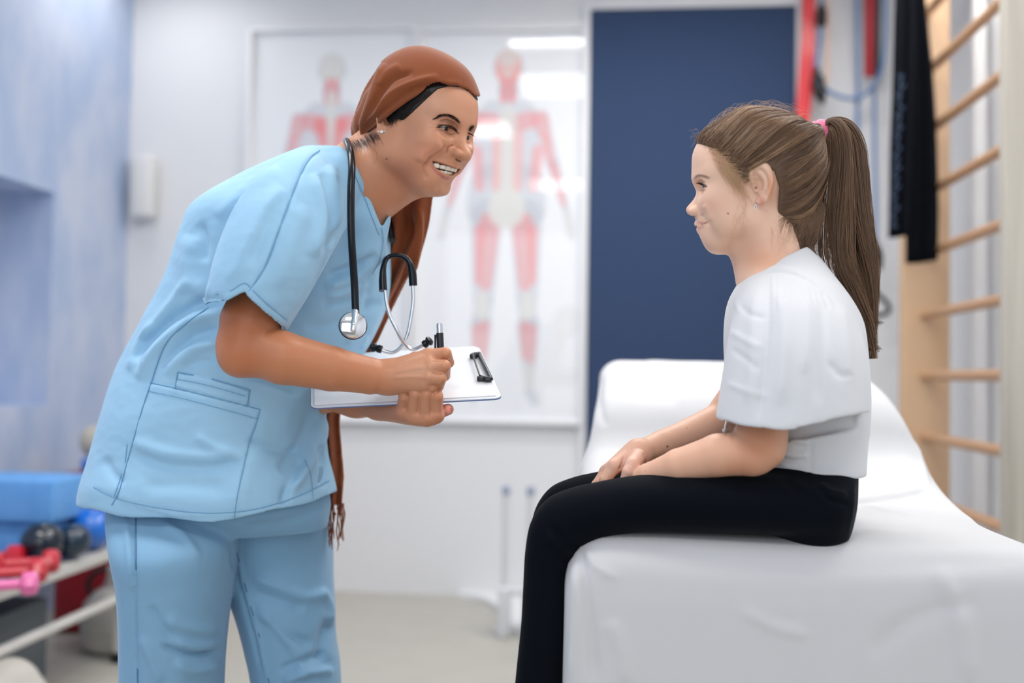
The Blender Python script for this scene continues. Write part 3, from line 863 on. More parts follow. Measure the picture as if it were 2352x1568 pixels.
for p, w, a in (([(1336, 1255), (1342, 1330), (1356, 1420), (1366, 1568)], 12, -.006), ([(1320, 1290), (1322, 1400), (1312, 1568)], 12, .005), ([(1345, 1258), (1370, 1300), (1420, 1330)], 10, .003),
                ([(1380, 860), (1376, 920), (1390, 980)], 10, -.004), ([(1940, 1150), (2040, 1138), (2132, 1120)], 5, .005), ([(1940, 1158), (2040, 1147), (2136, 1128)], 4, -.004), ([(2090, 950), (2108, 1030), (2134, 1118)], 5, .004),
                ([(1480, 830), (1560, 850), (1640, 848)], 18, .006), ([(1400, 880), (1480, 900), (1560, 905)], 20, -.006), ([(1990, 1160), (2050, 1175), (2100, 1185)], 5, .003), ([(1940, 1215), (2020, 1208), (2110, 1216)], 8, -.003),
                ([(2130, 1150), (2200, 1180), (2250, 1200)], 8, .003), ([(1500, 1280), (1800, 1300), (2100, 1296), (2340, 1290)], 26, -.003), ([(1700, 1400), (1780, 1440), (1860, 1460)], 16, .003), ([(2000, 1500), (2100, 1420), (2250, 1380)], 26, -.004),
                ([(1400, 1420), (1430, 1500), (1440, 1568)], 20, .004), ([(2150, 1300), (2200, 1400), (2230, 1568)], 26, .005)):
    sk.stroke(p, w, a, fmin=-.1)
sk.build('sheet', m_sheet, couch)
m_fr = mat('couch_frame_steel', lin(190, 192, 196), .35)
for x in (.02, .54):
    MB().box((x - .02, 1.42, .22), (x + .02, 2.5, .30), .006).build('frame_rail', m_fr, couch)
    for y in (1.46, 2.45): MB().box((x - .022, y - .022, .0), (x + .022, y + .022, .25), .006).build('leg', m_fr, couch)
# ------------------------------------------------------------------ people: shared head, hand and eye builders
def turn(a, p, r):
    a, p, r = map(math.radians, (a, p, r))
    Fd = np.array([math.cos(a) * math.cos(p), math.sin(a) * math.cos(p), -math.sin(p)])
    Ud = np.array([math.cos(a) * math.sin(p), math.sin(a) * math.sin(p), math.cos(p)])
    Ld = np.cross(Ud, Fd)
    return np.stack([Fd, Ld * math.cos(r) - Ud * math.sin(r), Ud * math.cos(r) + Ld * math.sin(r)], 1)


def add_head(v, H, R, s, p):
    """blend a head into the volume. H maps head coordinates (forward, left, up) to the world"""
    g = lambda k, d: p.get(k, d)
    E = lambda c, r, k, op='add', RR=None: v.ell(H(*c), np.array(r) * s, R if RR is None else RR, k * s, op)
    Cn = lambda a, b, ra, rb, k, op='add', flat=None: v.cone(H(*a), H(*b), ra * s, rb * s, k * s, op, (R @ np.array(flat[0]), flat[1]) if flat else None)
    # skull
    E((-0.008, 0, 0.042), (0.096, 0.076, 0.082), 0)
    E((0.030, 0, 0.045), (g('fore', 0.060), 0.064, 0.066), 0.03)
    # middle of the face and the muzzle
    E((0.040, 0, -0.020), (0.052, 0.054, 0.070), 0.03)
    E((0.060, 0, -0.045), (0.036, 0.036, 0.040), 0.02)
    # jaw
    jw = g('jaw', 0.052); ch = g('chin', (0.083, -0.082))
    for sg in (-1, 1):
        Cn((0.010, sg * jw, -0.045), (0.066, sg * 0.022, ch[1] + 0.004), 0.018, 0.014, 0.025)
        Cn((0.004, sg * (jw + .004), -0.010), (0.010, sg * jw, -0.048), 0.018, 0.018, 0.02)
        ck = g('cheek', 0.0)
        E((0.062, sg * 0.040, -0.010 + ck * 0.006), (0.022, 0.021, 0.019), 0.024)
        E((0.050, sg * 0.047, -0.035), (0.022, 0.016, 0.026), 0.02)
    E((0.055, 0, -0.060), (0.030, 0.034, 0.030), 0.02)
    E((ch[0] - 0.012, 0, ch[1]), (0.014, 0.018, 0.0135), 0.016)
    # brow
    br = g('brow', 0.078)
    for sg in (-1, 1):
        Cn((br + 0.002, sg * 0.012, 0.036), (br - 0.014, sg * 0.046, 0.040), 0.009, 0.008, 0.016)
    # sockets
    ex, ey, ez, er = g('eye', (0.0690, 0.031, 0.022, 0.0122))
    for sg in (-1, 1):
        E((ex + 0.024, sg * (ey + .001), ez + 0.001), (0.0165, 0.019, 0.0125), 0.010, 'sub')
        E((ex + 0.0005, sg * ey, ez), (er + 0.0018,) * 3, 0.004)
    # nose
    n0, n1, tip, base = g('nose', ((0.082, 0.026), (0.095, 0.004), (0.108, -0.016, 0.0085), (0.094, -0.028)))
    Cn((n0[0] - .006, 0, n0[1] + .006), (n1[0] - .006, 0, n1[1]), 0.0062, 0.0068, 0.012)
    Cn((n1[0] - .006, 0, n1[1]), (tip[0] - tip[2], 0, tip[1]), 0.0068, tip[2], 0.008)
    Cn((base[0] - .006, 0, base[1] + .002), (tip[0] - tip[2] - .004, 0, tip[1] - .002), 0.006, 0.007, 0.008)
    aw = g('alar', 0.0125)
    for sg in (-1, 1):
        E((base[0] + 0.000, sg * aw, tip[1] - 0.003), (0.0095, 0.0058, 0.0072), 0.006)
        E((base[0] + 0.004, sg * aw * 0.60, tip[1] - 0.0125), (0.0050, 0.0026, 0.0048), 0.002, 'sub')
    # lips
    L = g('lips', dict(w=0.030, cx=0.074, cz=-0.040, ux=0.0955, uz=-0.040, lx=0.093, lz=-0.054, ur=0.0036, lr=0.0046, open=0.004))
    def arc(x, z, n=9):
        # from one mouth corner to the other, bulging forward
        P_ = []
        for t in np.linspace(-1, 1, n):
            P_.append((L['cx'] + (x - L['cx']) * (1 - abs(t) ** 2.2), t * L['w'], L['cz'] + (z - L['cz']) * (1 - abs(t) ** 2.0)))
        return P_
    up = arc(L['ux'], L['uz']); lo = arc(L['lx'], L['lz'])
    taper = [0.45, 0.7, 0.9, 1.05, 1.0, 1.05, 0.9, 0.7, 0.45]
    for Pp, r in ((up, L['ur']), (lo, L['lr'])):
        for i in range(8):
            Cn(Pp[i], Pp[i + 1], r * taper[i], r * taper[i + 1], 0.005)
    if L.get('teeth'):
        a = spline(arc(L['ux'] - 0.001, L['uz'] - L['ur'] + 0.0006), 8); b = spline(arc(L['lx'] - 0.001, L['lz'] + L['lr'] - 0.0006), 8)
        for i in range(5, len(a) - 5):
            w_ = min(1.0, 0.5 + 0.03 * min(i - 5, len(a) - 6 - i))
            for dx, rr in ((0.006, 0.0026), (0.0, 0.0028), (-0.006, 0.003), (-0.012, 0.003)):
                o_ = np.array([dx, 0, 0]); v.cone(H(*(a[i] + o_)), H(*(b[i] + o_)), rr * s * w_, rr * s * w_, 0.0008 * s, 'sub')
    else:
        md = arc((L['ux'] + L['lx']) / 2 + 0.003, (L['uz'] - L['ur'] + L['lz'] + L['lr']) / 2 - 0.0)
        for i in range(8):
            Cn(md[i], md[i + 1], L['open'] * taper[i] * .4, L['open'] * taper[i + 1] * .4, 0.002, 'sub')
    # eyelid slits
    sl = g('slit', 0.0030)
    for sg in (-1, 1):
        pts = []
        for t in np.linspace(-1, 1, 7):
            y = ey + 0.0018 + t * 0.0104
            z = ez - 0.0010 - 0.0028 * (1 - t * t) * g('slitbend', -0.6) + (0.0012 * t)
            x = ex + math.sqrt(max(0, (er + 0.0012) ** 2 - (t * 0.0104) ** 2))
            pts.append((x, sg * y, z))
        for i in range(6):
            t0 = 1 - abs(-1 + i / 3) ** 2.5; t1 = 1 - abs(-1 + (i + 1) / 3) ** 2.5
            for dx in (0, 0.003, 0.007, 0.011):
                p0 = (pts[i][0] + dx, pts[i][1], pts[i][2]); p1 = (pts[i + 1][0] + dx, pts[i + 1][1], pts[i + 1][2])
                Cn(p0, p1, sl * max(t0, 0.3), sl * max(t1, 0.3), 0.0012, 'sub')


def add_ear(v, H, R, s, sg, big=1.0, tilt=0.0, ex=-0.004, ez=0.0, out=0.069):
    """outer ear: a rim, an inner fold, the bowl, the small flap in front and the lobe"""
    ct, st = math.cos(tilt), math.sin(tilt)
    def Q(x, z, o):
        x, z = x * big, z * big
        return H(ex + x * ct - z * st, sg * (out + o), ez + x * st + z * ct)
    c = lambda a, b, ra, rb, k=0.003, op='add': v.cone(Q(*a), Q(*b), ra * s * big, rb * s * big, k * s, op)
    # plate standing off the head, leaning outwards to the back
    for i in range(7):
        t = i / 6
        c((-0.004 - 0.002 * t, -0.012 + 0.036 * t, -0.001), (-0.016, -0.008 + 0.034 * t, 0.006), 0.0045, 0.003, 0.005)
    # bowl
    v.ell(Q(-0.004, 0.004, 0.009), np.array([0.0085, 0.008, 0.013]) * s * big, R, 0.003 * s, 'sub')
    # rim
    rim = [(0.003, 0.008, 0.002), (0.004, 0.018, 0.006), (0.001, 0.027, 0.010), (-0.008, 0.031, 0.013), (-0.017, 0.026, 0.015),
           (-0.021, 0.014, 0.016), (-0.020, 0.001, 0.014), (-0.014, -0.011, 0.010), (-0.007, -0.020, 0.006)]
    rim = spline(rim, 3)
    for i in range(len(rim) - 1): c(rim[i], rim[i + 1], 0.0026, 0.0026, 0.0015)
    inn = spline([(-0.006, 0.024, 0.009), (-0.013, 0.014, 0.0105), (-0.014, 0.003, 0.0105), (-0.009, -0.007, 0.008), (-0.003, -0.010, 0.006)], 3)
    for i in range(len(inn) - 1): c(inn[i], inn[i + 1], 0.0022, 0.0024, 0.002)
    c((0.003, 0.003, 0.003), (0.001, -0.003, 0.005), 0.003, 0.0034, 0.003)      # flap in front
    c((-0.006, -0.016, 0.004), (0.001, -0.020, 0.002), 0.0058, 0.005, 0.004)    # lobe
    v.cone(Q(0.0, 0.000, 0.008), H(ex + 0.004, sg * (out - 0.018), ez), 0.0032 * s, 0.002 * s, 0.002 * s, 'sub')


def finger(v, pts, rs, k, kroot):
    """pts: knuckle to tip; each segment a tapering capsule"""
    for i in range(len(pts) - 1):
        v.cone(pts[i], pts[i + 1], rs[i], rs[i + 1], kroot if i == 0 else k)


def eyeball(name, c, look, r, parent, iris=lin(52, 34, 26)):
    """a ball whose iris and pupil sit where it looks"""
    look = np.array(look, float); look /= np.linalg.norm(look)
    a = np.array([0, 0, 1.0]); n = np.cross(look, a); n /= np.linalg.norm(n); b = np.cross(n, look)
    V = []; C = []; F = []; m = 32
    ia = .0063 / r * .94
    angs = np.concatenate([np.linspace(0.001, 0.4 * ia, 4), np.linspace(0.44 * ia, ia, 7), np.linspace(1.06 * ia, math.pi - 0.001, 18)])
    for i, th in enumerate(angs):
        rr = r * (1 + (0.05 * max(0, 1 - (th / 0.5) ** 2)))
        for k in range(m):
            t = 2 * math.pi * k / m
            V.append(c + rr * (math.cos(th) * look + math.sin(th) * (math.cos(t) * n + math.sin(t) * b)))
            C.append((0.004,) * 3 if th < .41 * ia else (iris if th < 1.02 * ia else (0.42, 0.40, 0.39)))
    for i in range(len(angs) - 1):
        for k in range(m): F.append((i * m + k, i * m + (k + 1) % m, (i + 1) * m + (k + 1) % m, (i + 1) * m + k))
    F.append(tuple(range(m))[::-1])
    o = mesh(name, np.array(V), F, m_eye, parent, True, cols=np.array(C))
    return o


def hairs(name, strands, m, parent, r0=0.00045, r1=0.00012, tone=None):
    """strands of hair as one curves object; strands: list of (n,3) arrays"""
    hc = bpy.data.hair_curves.new(name)
    hc.add_curves([len(s_) for s_ in strands])
    hc.position_data.foreach_set('vector', np.concatenate(strands).astype(np.float32).ravel())
    ra = hc.attributes.new('radius', 'FLOAT', 'POINT') if 'radius' not in hc.attributes else hc.attributes['radius']
    ra.data.foreach_set('value', np.concatenate([np.linspace(r0, r1, len(s_)) * np.minimum(1, .25 + np.arange(len(s_)) * 4.5 / len(s_)) for s_ in strands]).astype(np.float32))
    if tone is not None:
        at = hc.attributes.new('tone', 'FLOAT', 'CURVE'); at.data.foreach_set('value', np.array(tone, np.float32))
    o = bpy.data.objects.new(name, hc); hc.materials.append(m); COL.objects.link(o)
    return finish(o, parent)


m_eye = mat('eye', (1, 1, 1), 0.12, vcol=True, spec=0.35, coat=0.15)
m_teeth = mat('teeth', lin(238, 228, 212), 0.25)
m_skin_w = mat('tan_skin', lin(205, 148, 118), 0.42, vcol=True, sss=0.12, sss_scale=0.008, spec=0.45,
               bump=[((900, 900, 900), 0.12, 0.0004, 'noise'), ((260, 260, 260), 0.10, 0.0006, 'noise')])
m_skin_g = mat('fair_skin', lin(232, 192, 168), 0.45, vcol=True, sss=0.15, sss_scale=0.008, spec=0.4,
               bump=[((900, 900, 900), 0.08, 0.0004, 'noise')])
# ------------------------------------------------------------------ the woman's head
WL = 0.937
WR = turn(-27.5, 17.5, 2)
WC = np.array([-0.3092, 1.56, 1.3836])
WH = lambda x, y, z: WC + WR @ (np.array([x, y, z]) * WL)
wface = dict(eye=(0.0662, 0.031, 0.0170, 0.0148), cheek=1.0, jaw=0.050, chin=(0.080, -0.081), slit=0.0037,fore=.058,alar=.0150,nose=((0.084,0.026),(0.099,0.004),(0.1185,-0.014,0.0098),(0.100,-0.027)), slitbend=-0.35,
    lips=dict(w=0.033, cx=0.070, cz=-0.034, ux=0.0985, uz=-0.0395, lx=0.0945, lz=-0.0585, ur=0.0034, lr=0.0044, open=0.004, teeth=True))
# ------------------------------------------------------------------ the woman: skin
def join(parts):
    V = []; Q = []; C = []; n = 0
    for s_ in parts:
        V.append(s_.V); Q.append(s_.Q + n); C.append(s_.C); n += len(s_.V)
    o = Sk.__new__(Sk); o.V = np.vstack(V); o.Q = np.vstack(Q); o.C = np.vstack(C); o._adj()
    return o


def bbox(points, pad):
    p = np.array(points, float); return p.min(0) - pad, p.max(0) + pad


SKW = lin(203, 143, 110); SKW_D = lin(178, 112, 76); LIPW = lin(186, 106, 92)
HAIRW = lin(28, 20, 18)
woman = empty('person', (WC[0] - 0.25, WC[1] + 0.1, 0.0), 'smiling woman in light blue scrubs and brown headscarf leaning forward to write', 'person')
nb0 = P(838, 452, 1.585)
v = Vol(WC + (-0.19, -0.17, -0.25), WC + (0.16, 0.17, 0.16), 0.0012)
add_head(v, WH, WR, WL, wface)
add_ear(v, WH, WR, WL, -1, out=.0655)
v.chain([WH(-.028, 0, -.035), P(834, 430, 1.58), P(800, 492, 1.60)], [.054, .050, .046], .03)
v.cone(WH(-.058, 0, -.030), P(800, 400, 1.60), .044, .045, .03)
v.cone(WH(.03, 0, -.075), P(858, 474, 1.58), .022, .024, .03)                  # throat
v.cone(WH(-.02, -.055, -.03), P(866, 508, 1.56), .016, .010, .02)            # neck muscle
v.chain([P(770, 395, 1.51), P(812, 425, 1.56), P(790, 410, 1.66)], [.030, .042, .038], .04)
v.ell(P(800, 520, 1.62), (.045, .07, .045), None, .04)
sk = v.mesh(1)
wpairs = [(1010, 372, 986, 370, 26), (1040, 396, 1034, 392, 22), (1040, 425, 1030, 416, 22), (1030, 355, 1030, 350, 20),
          (1063, 357, 1068, 358, 20), (1000, 460, 1000, 452, 40)]
sk.warp(wpairs)
def wface_detail(sk):
    kw = dict(fmin=-.2)
    sk.stroke([(1026, 334), (1008, 346), (990, 358), (979, 374), (975, 394), (980, 412)], 4.5, -0.0028, **kw)
    sk.stroke([(1016, 330), (995, 342), (974, 356), (964, 374)], 14, 0.0045, **kw)
    sk.stroke([(1036, 318), (1022, 314), (1008, 303), (998, 290)], 3, -0.0012, **kw)      # under the eye
    sk.stroke([(1008, 280), (1025, 276), (1042, 284), (1050, 294)], 2.5, -0.0016, **kw)   # lid fold
    for p in ([(998, 288), (984, 281)], [(997, 294), (982, 293)]): sk.stroke(p, 1.6, -0.0006, **kw)
    sk.stroke([(1000, 438), (1016, 432), (1024, 425)], 5, -0.0015, **kw)                  # chin crease
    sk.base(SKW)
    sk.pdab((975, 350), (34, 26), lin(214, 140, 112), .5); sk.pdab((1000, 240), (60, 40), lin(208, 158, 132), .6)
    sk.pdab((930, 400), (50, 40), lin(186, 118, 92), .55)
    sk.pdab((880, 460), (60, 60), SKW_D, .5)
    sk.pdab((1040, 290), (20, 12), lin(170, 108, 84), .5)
    sk.stroke([(1027, 352), (1028, 343), (1034, 336), (1043, 334)], 2.6, -0.0016, **kw)
    sk.pline([(1026, 354), (1027, 345), (1032, 337), (1042, 333)], 2.4, lin(150, 88, 66), .5, fmin=-.5)  # shade of the crease round the nostril wing, painted into the skin
    sk.dab((984, 326), (34, 20), .0035)
    sk.stroke([(1046, 364), (1052, 369), (1059, 371)], 2.2, -.0022, **kw)
    sk.pline([(1046, 364), (1052, 369), (1059, 371)], 2.2, lin(70, 30, 22), .85, fmin=-.6)  # shade inside the nostril, put into the skin colour
    # lips
    sk.pline([(990, 373), (1005, 377), (1022, 382), (1038, 386), (1050, 385)], 3.6, LIPW, .8, fmin=-.6, pw=3)
    sk.pline([(991, 377), (999, 390), (1010, 401), (1022, 409), (1033, 409)], 4.2, LIPW, .85, fmin=-.6, pw=3)
    # brows, lash lines, lids
    B = lin(38, 24, 20)
    sk.pline([(1002, 271), (1016, 265), (1032, 266), (1046, 274), (1058, 285)], 4.0, B, .55, pw=3, ends=.2)
    sk.pline([(1079, 300), (1084, 293), (1088, 292)], 5, B, .9, pw=3, fmin=-.3)
    sk.pline([(1003, 289), (1013, 288), (1028, 289), (1042, 294), (1050, 303)], 3.0, lin(20, 12, 10), .95, pw=3, fmin=-.8)
    sk.pline([(1010, 296), (1020, 302), (1034, 308), (1046, 306)], 1.4, lin(80, 48, 38), .6, pw=3, fmin=-.8)
    sk.pline([(1010, 279), (1028, 277), (1044, 286)], 4, lin(120, 76, 60), .45, fmin=-.3)
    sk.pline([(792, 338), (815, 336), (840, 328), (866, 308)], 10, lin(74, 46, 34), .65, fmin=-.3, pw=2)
    sk.pdab((888, 365), (2.2, 2.2), lin(90, 50, 35), .9, pw=2)
    return sk
wface_detail(sk)
# hair-covered scalp is skin underneath; nothing shows
head_sk = sk

# arms and hands
elb = P(566, 792, 1.405); wri = P(892, 866, 1.475)
LT = dict()
pts_all = [P(700, 400, 1.45), elb, wri, P(1040, 780, 1.56), P(480, 900, 1.4), P(1040, 990, 1.4)]
v = Vol(*bbox([P(480, 640, 1.34), P(1050, 990, 1.40), P(500, 640, 1.62), P(1060, 780, 1.62), P(480, 990, 1.36)], 0.01), 0.0013)
v.chain([P(640, 600, 1.44), P(575, 740, 1.41), elb], [.046, .0425, .040], .006)
v.chain([elb, P(650, 822, 1.41), P(760, 846, 1.435), P(850, 863, 1.462), wri], [.041, .0385, .033, .027, .0235], .004, flat=((0, 1, .2), 0.9))
v.cone(P(548, 822, 1.395), P(556, 800, 1.405), .026, .03, .02)             # point of the elbow
# right hand: back of the hand, closed fingers round the pen
mc = [P(984, 818, 1.478), P(988, 842, 1.466), P(984, 866, 1.462), P(974, 886, 1.468)]
for i, (q, r) in enumerate(zip(mc, (.0125, .012, .0115, .0105))):
    v.cone(wri, q, .021, r, .012)
v.ell(P(945, 855, 1.484), (.034, .018, .024), None, .012)
RH = [  # joints of index .. little finger
    ([mc[0], P(1022, 812, 1.476), P(1030, 832, 1.497), P(1016, 842, 1.512)], (.0115, .0103, .009, .0078)),
    ([mc[1], P(1020, 841, 1.464), P(1021, 862, 1.487), P(1004, 866, 1.503)], (.0115, .0105, .009, .008)),
    ([mc[2], P(1011, 869, 1.461), P(1007, 886, 1.482), P(990, 884, 1.498)], (.0112, .0100, .0088, .008)),
    ([mc[3], P(992, 888, 1.468), P(984, 898, 1.486), P(970, 894, 1.498)], (.0100, .0085, .008, .007))]
for p_, r_ in RH: finger(v, p_, np.array(r_) * .96, .0012, .0035)
v.chain([P(915, 850, 1.505), P(955, 826, 1.525), P(992, 820, 1.530), P(1008, 830, 1.522)], [.016, .0125, .0105, .0085], .006, kk=.003)
# left hand gripping the board from below, its fingers over the near edge
lw = P(872, 925, 1.60)
v.chain([P(740, 905, 1.66), P(820, 918, 1.635), lw], [.034, .029, .024], .01)
lm = [P(926, 940, 1.502), P(949, 954, 1.492), P(978, 960, 1.489), P(1003, 953, 1.492)]
for q, r in zip(lm, (.012, .0125, .013, .0125)): v.cone(lw, q, .021, r, .014)
v.ell(P(960, 944, 1.53), (.036, .024, .016), None, .012)
LH = [([lm[0], P(929, 910, 1.478), P(934, 895, 1.492), P(938, 890, 1.510)], (.0108, .0098, .009, .008)),
      ([lm[1], P(954, 905, 1.470), P(957, 888, 1.486), P(958, 884, 1.506)], (.0112, .0104, .0092, .0082)),
      ([lm[2], P(979, 906, 1.470), P(980, 889, 1.486), P(979, 884, 1.506)], (.0114, .0104, .0092, .0082)),
      ([lm[3], P(1004, 911, 1.474), P(1001, 895, 1.488), P(998, 889, 1.506)], (.0110, .0102, .009, .008))]
for p_, r_ in LH: finger(v, p_, np.array(r_) * .90, .0010, .0030)
v.chain([P(975, 958, 1.535), P(1004, 948, 1.515), P(1029, 940, 1.505)], [.014, .0108, .0088], .006, kk=.003)
sk = v.mesh(1)
kw = dict(fmin=0)
# tendons, knuckle creases, elbow folds
for a, b in (((905, 842), (978, 818)), ((905, 856), (980, 842)), ((905, 868), (978, 866))):
    sk.stroke([a, ((a[0] + b[0]) / 2, (a[1] + b[1]) / 2 - 2), b], 5, .0011, **kw)
for c in ((984, 820), (988, 844), (984, 867), (974, 888), (952, 955), (980, 962), (1003, 955), (927, 944)): sk.dab(c, 9, .0016)
for c in ((1024, 814), (1021, 842), (1013, 870), (930, 909), (954, 904), (979, 905), (1004, 910)): sk.dab(c, 7, .0009)
for p in ([(992, 831), (1008, 829), (1022, 828)], [(990, 856), (1004, 857), (1016, 857)]): sk.stroke(p, 2.6, -.0018, **kw)
sk.base(lin(196, 128, 90))
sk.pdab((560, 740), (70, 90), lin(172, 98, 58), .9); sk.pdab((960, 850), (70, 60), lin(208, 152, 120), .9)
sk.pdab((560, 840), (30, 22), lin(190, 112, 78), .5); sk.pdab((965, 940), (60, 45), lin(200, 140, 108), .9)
sk.pdab((1028, 940), (16, 14), lin(236, 160, 146), .9)
for p in ([(1001, 806), (1010, 808)], [(1033, 836), (1038, 846)]): pass

sk.pline([(1036, 936), (1037, 944)], 3, lin(214, 92, 84), .8, fmin=-.2)
arm_sk = sk
v = Vol(*bbox([P(250, 1100, 1.4), P(900, 400, 1.4), P(600, 400, 1.95), P(600, 1200, 1.95)], .02), .004)
v.chain([P(490, 1040, 1.65), P(560, 800, 1.66), P(690, 570, 1.67), P(790, 520, 1.63)], [.125, .105, .11, .045], .02)
v.chain([P(745, 470, 1.55), P(700, 470, 1.49), P(640, 600, 1.44)], [.03, .042, .044], .03)
v.chain([P(790, 470, 1.72), P(760, 560, 1.80), P(700, 800, 1.78), P(740, 905, 1.66)], [.05, .045, .038, .034], .02)
tor_sk = v.mesh(1).base(SKW)
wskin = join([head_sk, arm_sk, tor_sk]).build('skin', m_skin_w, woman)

# eyes and teeth
for sg in (-1, 1):
    eyeball('eye', WH(0.0662, sg * 0.031, 0.0170), WR @ np.array([1, 0.22, -0.16]), 0.0148 * WL, woman)
tb = MB()
def tooth(mb, c, fwd_, upd, w, h, d):
    rgt = np.cross(fwd_, upd); V = []; F = []
    m = 14; L_ = 9
    for i in range(L_):
        u = i / (L_ - 1) * math.pi; ry = math.cos(u); rr = math.sin(u) ** 0.40
        for k in range(m):
            t = 2 * math.pi * k / m
            ct, st = math.cos(t), math.sin(t)
            ct = math.copysign(abs(ct) ** .7, ct); st = math.copysign(abs(st) ** .7, st)
            V.append(c + upd * ry * h / 2 + rgt * ct * w / 2 * rr + fwd_ * st * d / 2 * rr)
    for i in range(L_ - 1):
        for k in range(m): F.append((i * m + k, i * m + (k + 1) % m, (i + 1) * m + (k + 1) % m, (i + 1) * m + k))
    mb.add(V, F)
tw = [.0080, .0062, .0068, .0060, .0056, .006]
th = [.0088, .0078, .0082, .0070, .0060, .0045]
for sg in (-1, 1):
    y = 0.0
    for i in range(6):
        y += tw[i] / 2
        x = .0932 - (y / .034) ** 2 * .021; z = -.0440 + (y / .034) ** 2 * .004
        f_ = np.array([1, sg * (y / .03) * .9, 0]); f_ /= np.linalg.norm(f_)
        tooth(tb, WH(x, sg * y, z), WR @ f_, WR @ np.array([0, 0, 1.0]), tw[i] * WL * 1.10, th[i] * WL, .007)
        if i < 5: tooth(tb, WH(x - .0025, sg * y * .9, z - .0088), WR @ f_, WR @ np.array([0, 0, 1.0]), tw[i] * WL * .95, th[i] * WL * .8, .006)
        y += tw[i] / 2
to = tb.build('teeth', m_teeth, woman, angle=80)
me_ = to.data
arr = np.zeros(len(me_.vertices) * 3); me_.vertices.foreach_get('co', arr)
me_.vertices.foreach_set('co', warp_pts(arr.reshape(-1, 3), wpairs).ravel()); me_.update()
# ------------------------------------------------------------------ the woman: headscarf, hair, scrubs
m_scarf = mat('brown_scarf_cloth', lin(136, 74, 43), 0.85, sheen=0.25, spec=0.2,
              bump=[((1500, 1500, 1500), 0.25, 0.0006, 'noise'), ((120, 120, 120), 0.12, 0.001, 'noise')])
m_hair_w = mat('dark_hair', HAIRW, 0.45, spec=0.4)
m_scrub = mat('light_blue_scrub_cotton', lin(168, 207, 233), 0.75, vcol=True, sheen=0.2, spec=0.25,
              bump=[((700, 700, 700), 0.12, 0.0005, 'noise'), ((13, 13, 20), 0.55, 0.010, 'noise')])
SCR = lin(158, 201, 230); SEAM = lin(104, 160, 200); SCRD = lin(140, 184, 214)

# scarf over the head
v = Vol(WC - 0.2, WC + 0.19, 0.0018)
E_ = lambda c, r, k, op='add': v.ell(WH(*c), np.array(r) * WL, WR, k, op)
E_((-0.013, 0, 0.046), (0.100, 0.092, 0.095), 0)
E_((-0.014, 0, 0.022), (0.050, 0.090, 0.045), .02)
E_((0.028, 0, 0.048), (0.0625, 0.075, 0.077), 0.03)
E_((-0.066, 0, 0.010), (0.060, 0.066, 0.066), 0.03)
E_((-0.092, 0.0, -0.022), (0.034, 0.045, 0.040), 0.03)
pa, pb = np.array([0.094, 0, 0.083]), np.array([-0.088, 0, -0.052])
dl = pb - pa; nl = np.array([dl[2], 0, -dl[0]]); nl /= np.linalg.norm(nl)
if nl[2] > 0: nl = -nl
inner = [((-0.008, 0, 0.042), (0.0950, 0.0775, 0.083)), ((0.030, 0, 0.045), (0.0570, 0.066, 0.066))]
for c_, r_ in inner: E_(c_, r_, 0.0, 'sub')
cutpoly(v, [(1120, 226), (1090, 218), (1074, 203), (1046, 195), (1010, 198), (975, 211), (940, 231), (905, 256), (878, 279), (852, 300), (830, 315), (805, 324), (785, 327), (740, 330), (740, 560), (1120, 560)], 1.25, 1.80, .003)
v.blur(1)
sk = v.mesh(4)
sc_pairs = [(1085, 200, 1084, 203, 30), (960, 118, 960, 110, 60), (880, 135, 880, 131, 50), (1060, 170, 1062, 172, 50), (1000, 205, 1000, 197, 30), (800, 225, 803, 222, 50)]
sk.warp(sc_pairs)
kw = dict(fmin=-.3, ends=.12)
sk.stroke([(868, 138), (846, 190), (826, 246), (815, 292), (808, 322)], 9, -.024, **kw)
sk.stroke([(856, 146), (824, 200), (806, 250), (797, 290), (794, 318)], 10, .009, **kw)
sk.stroke([(812, 205), (800, 250), (795, 290), (798, 318)], 6, -.009, **kw)
sk.stroke([(884, 145), (866, 190), (852, 230), (838, 270), (822, 305)], 10, .006, **kw)
for p, w, a in (([(1010, 176), (950, 190), (900, 214), (862, 252), (832, 296)], 9, .005),
                ([(1030, 192), (960, 205), (905, 238), (862, 276), (826, 312)], 8, -.0055),
                ([(950, 165), (905, 180), (872, 215), (848, 262), (826, 300)], 8, -.006),
                ([(1060, 190), (1000, 193), (950, 215), (900, 250), (850, 288)], 6, .002),
                ([(920, 150), (890, 166), (870, 198)], 9, .003)):
    sk.stroke(p, w, a, **kw)
scarf = sk.build('headscarf', m_scarf, woman)

# the loose end of the scarf hanging over her far shoulder
def pleated(secs, n, amp, waves, m=96, thick=.5):
    R = sections(secs, n, m)
    t = np.linspace(0, 2 * np.pi, m, endpoint=False)
    for i in range(len(R)):
        u = np.cos(t)
        ph = i * .06
        off = amp * np.sin(u * waves + ph) * (1 - np.abs(u) ** 6)
        R[i][:, 1] += off
    return R
v = Vol(*bbox([P(860, 400, 1.62), P(1010, 400, 1.80), P(700, 1190, 1.60), P(820, 1190, 1.84), P(1010, 790, 1.8)], .01), .0026)
v.loft(pleated([(868, 425, 1000, 425, 1.66, .014), (872, 455, 994, 455, 1.67, .015), (880, 520, 984, 522, 1.69, .015), (880, 590, 962, 592, 1.70, .015),
                (868, 650, 930, 652, 1.71, .014), (835, 720, 892, 730, 1.72, .013), (790, 790, 858, 800, 1.73, .013), (745, 870, 806, 874, 1.74, .013),
                (728, 950, 782, 950, 1.74, .013), (738, 1030, 785, 1030, 1.74, .013), (745, 1090, 790, 1090, 1.74, .012), (750, 1158, 786, 1160, 1.74, .010)], 6, .011, 7.0), 0)
sk = v.mesh(2)
sk.stroke([(935, 470), (945, 560), (930, 640), (890, 720)], 8, -.008, fmin=-.3)
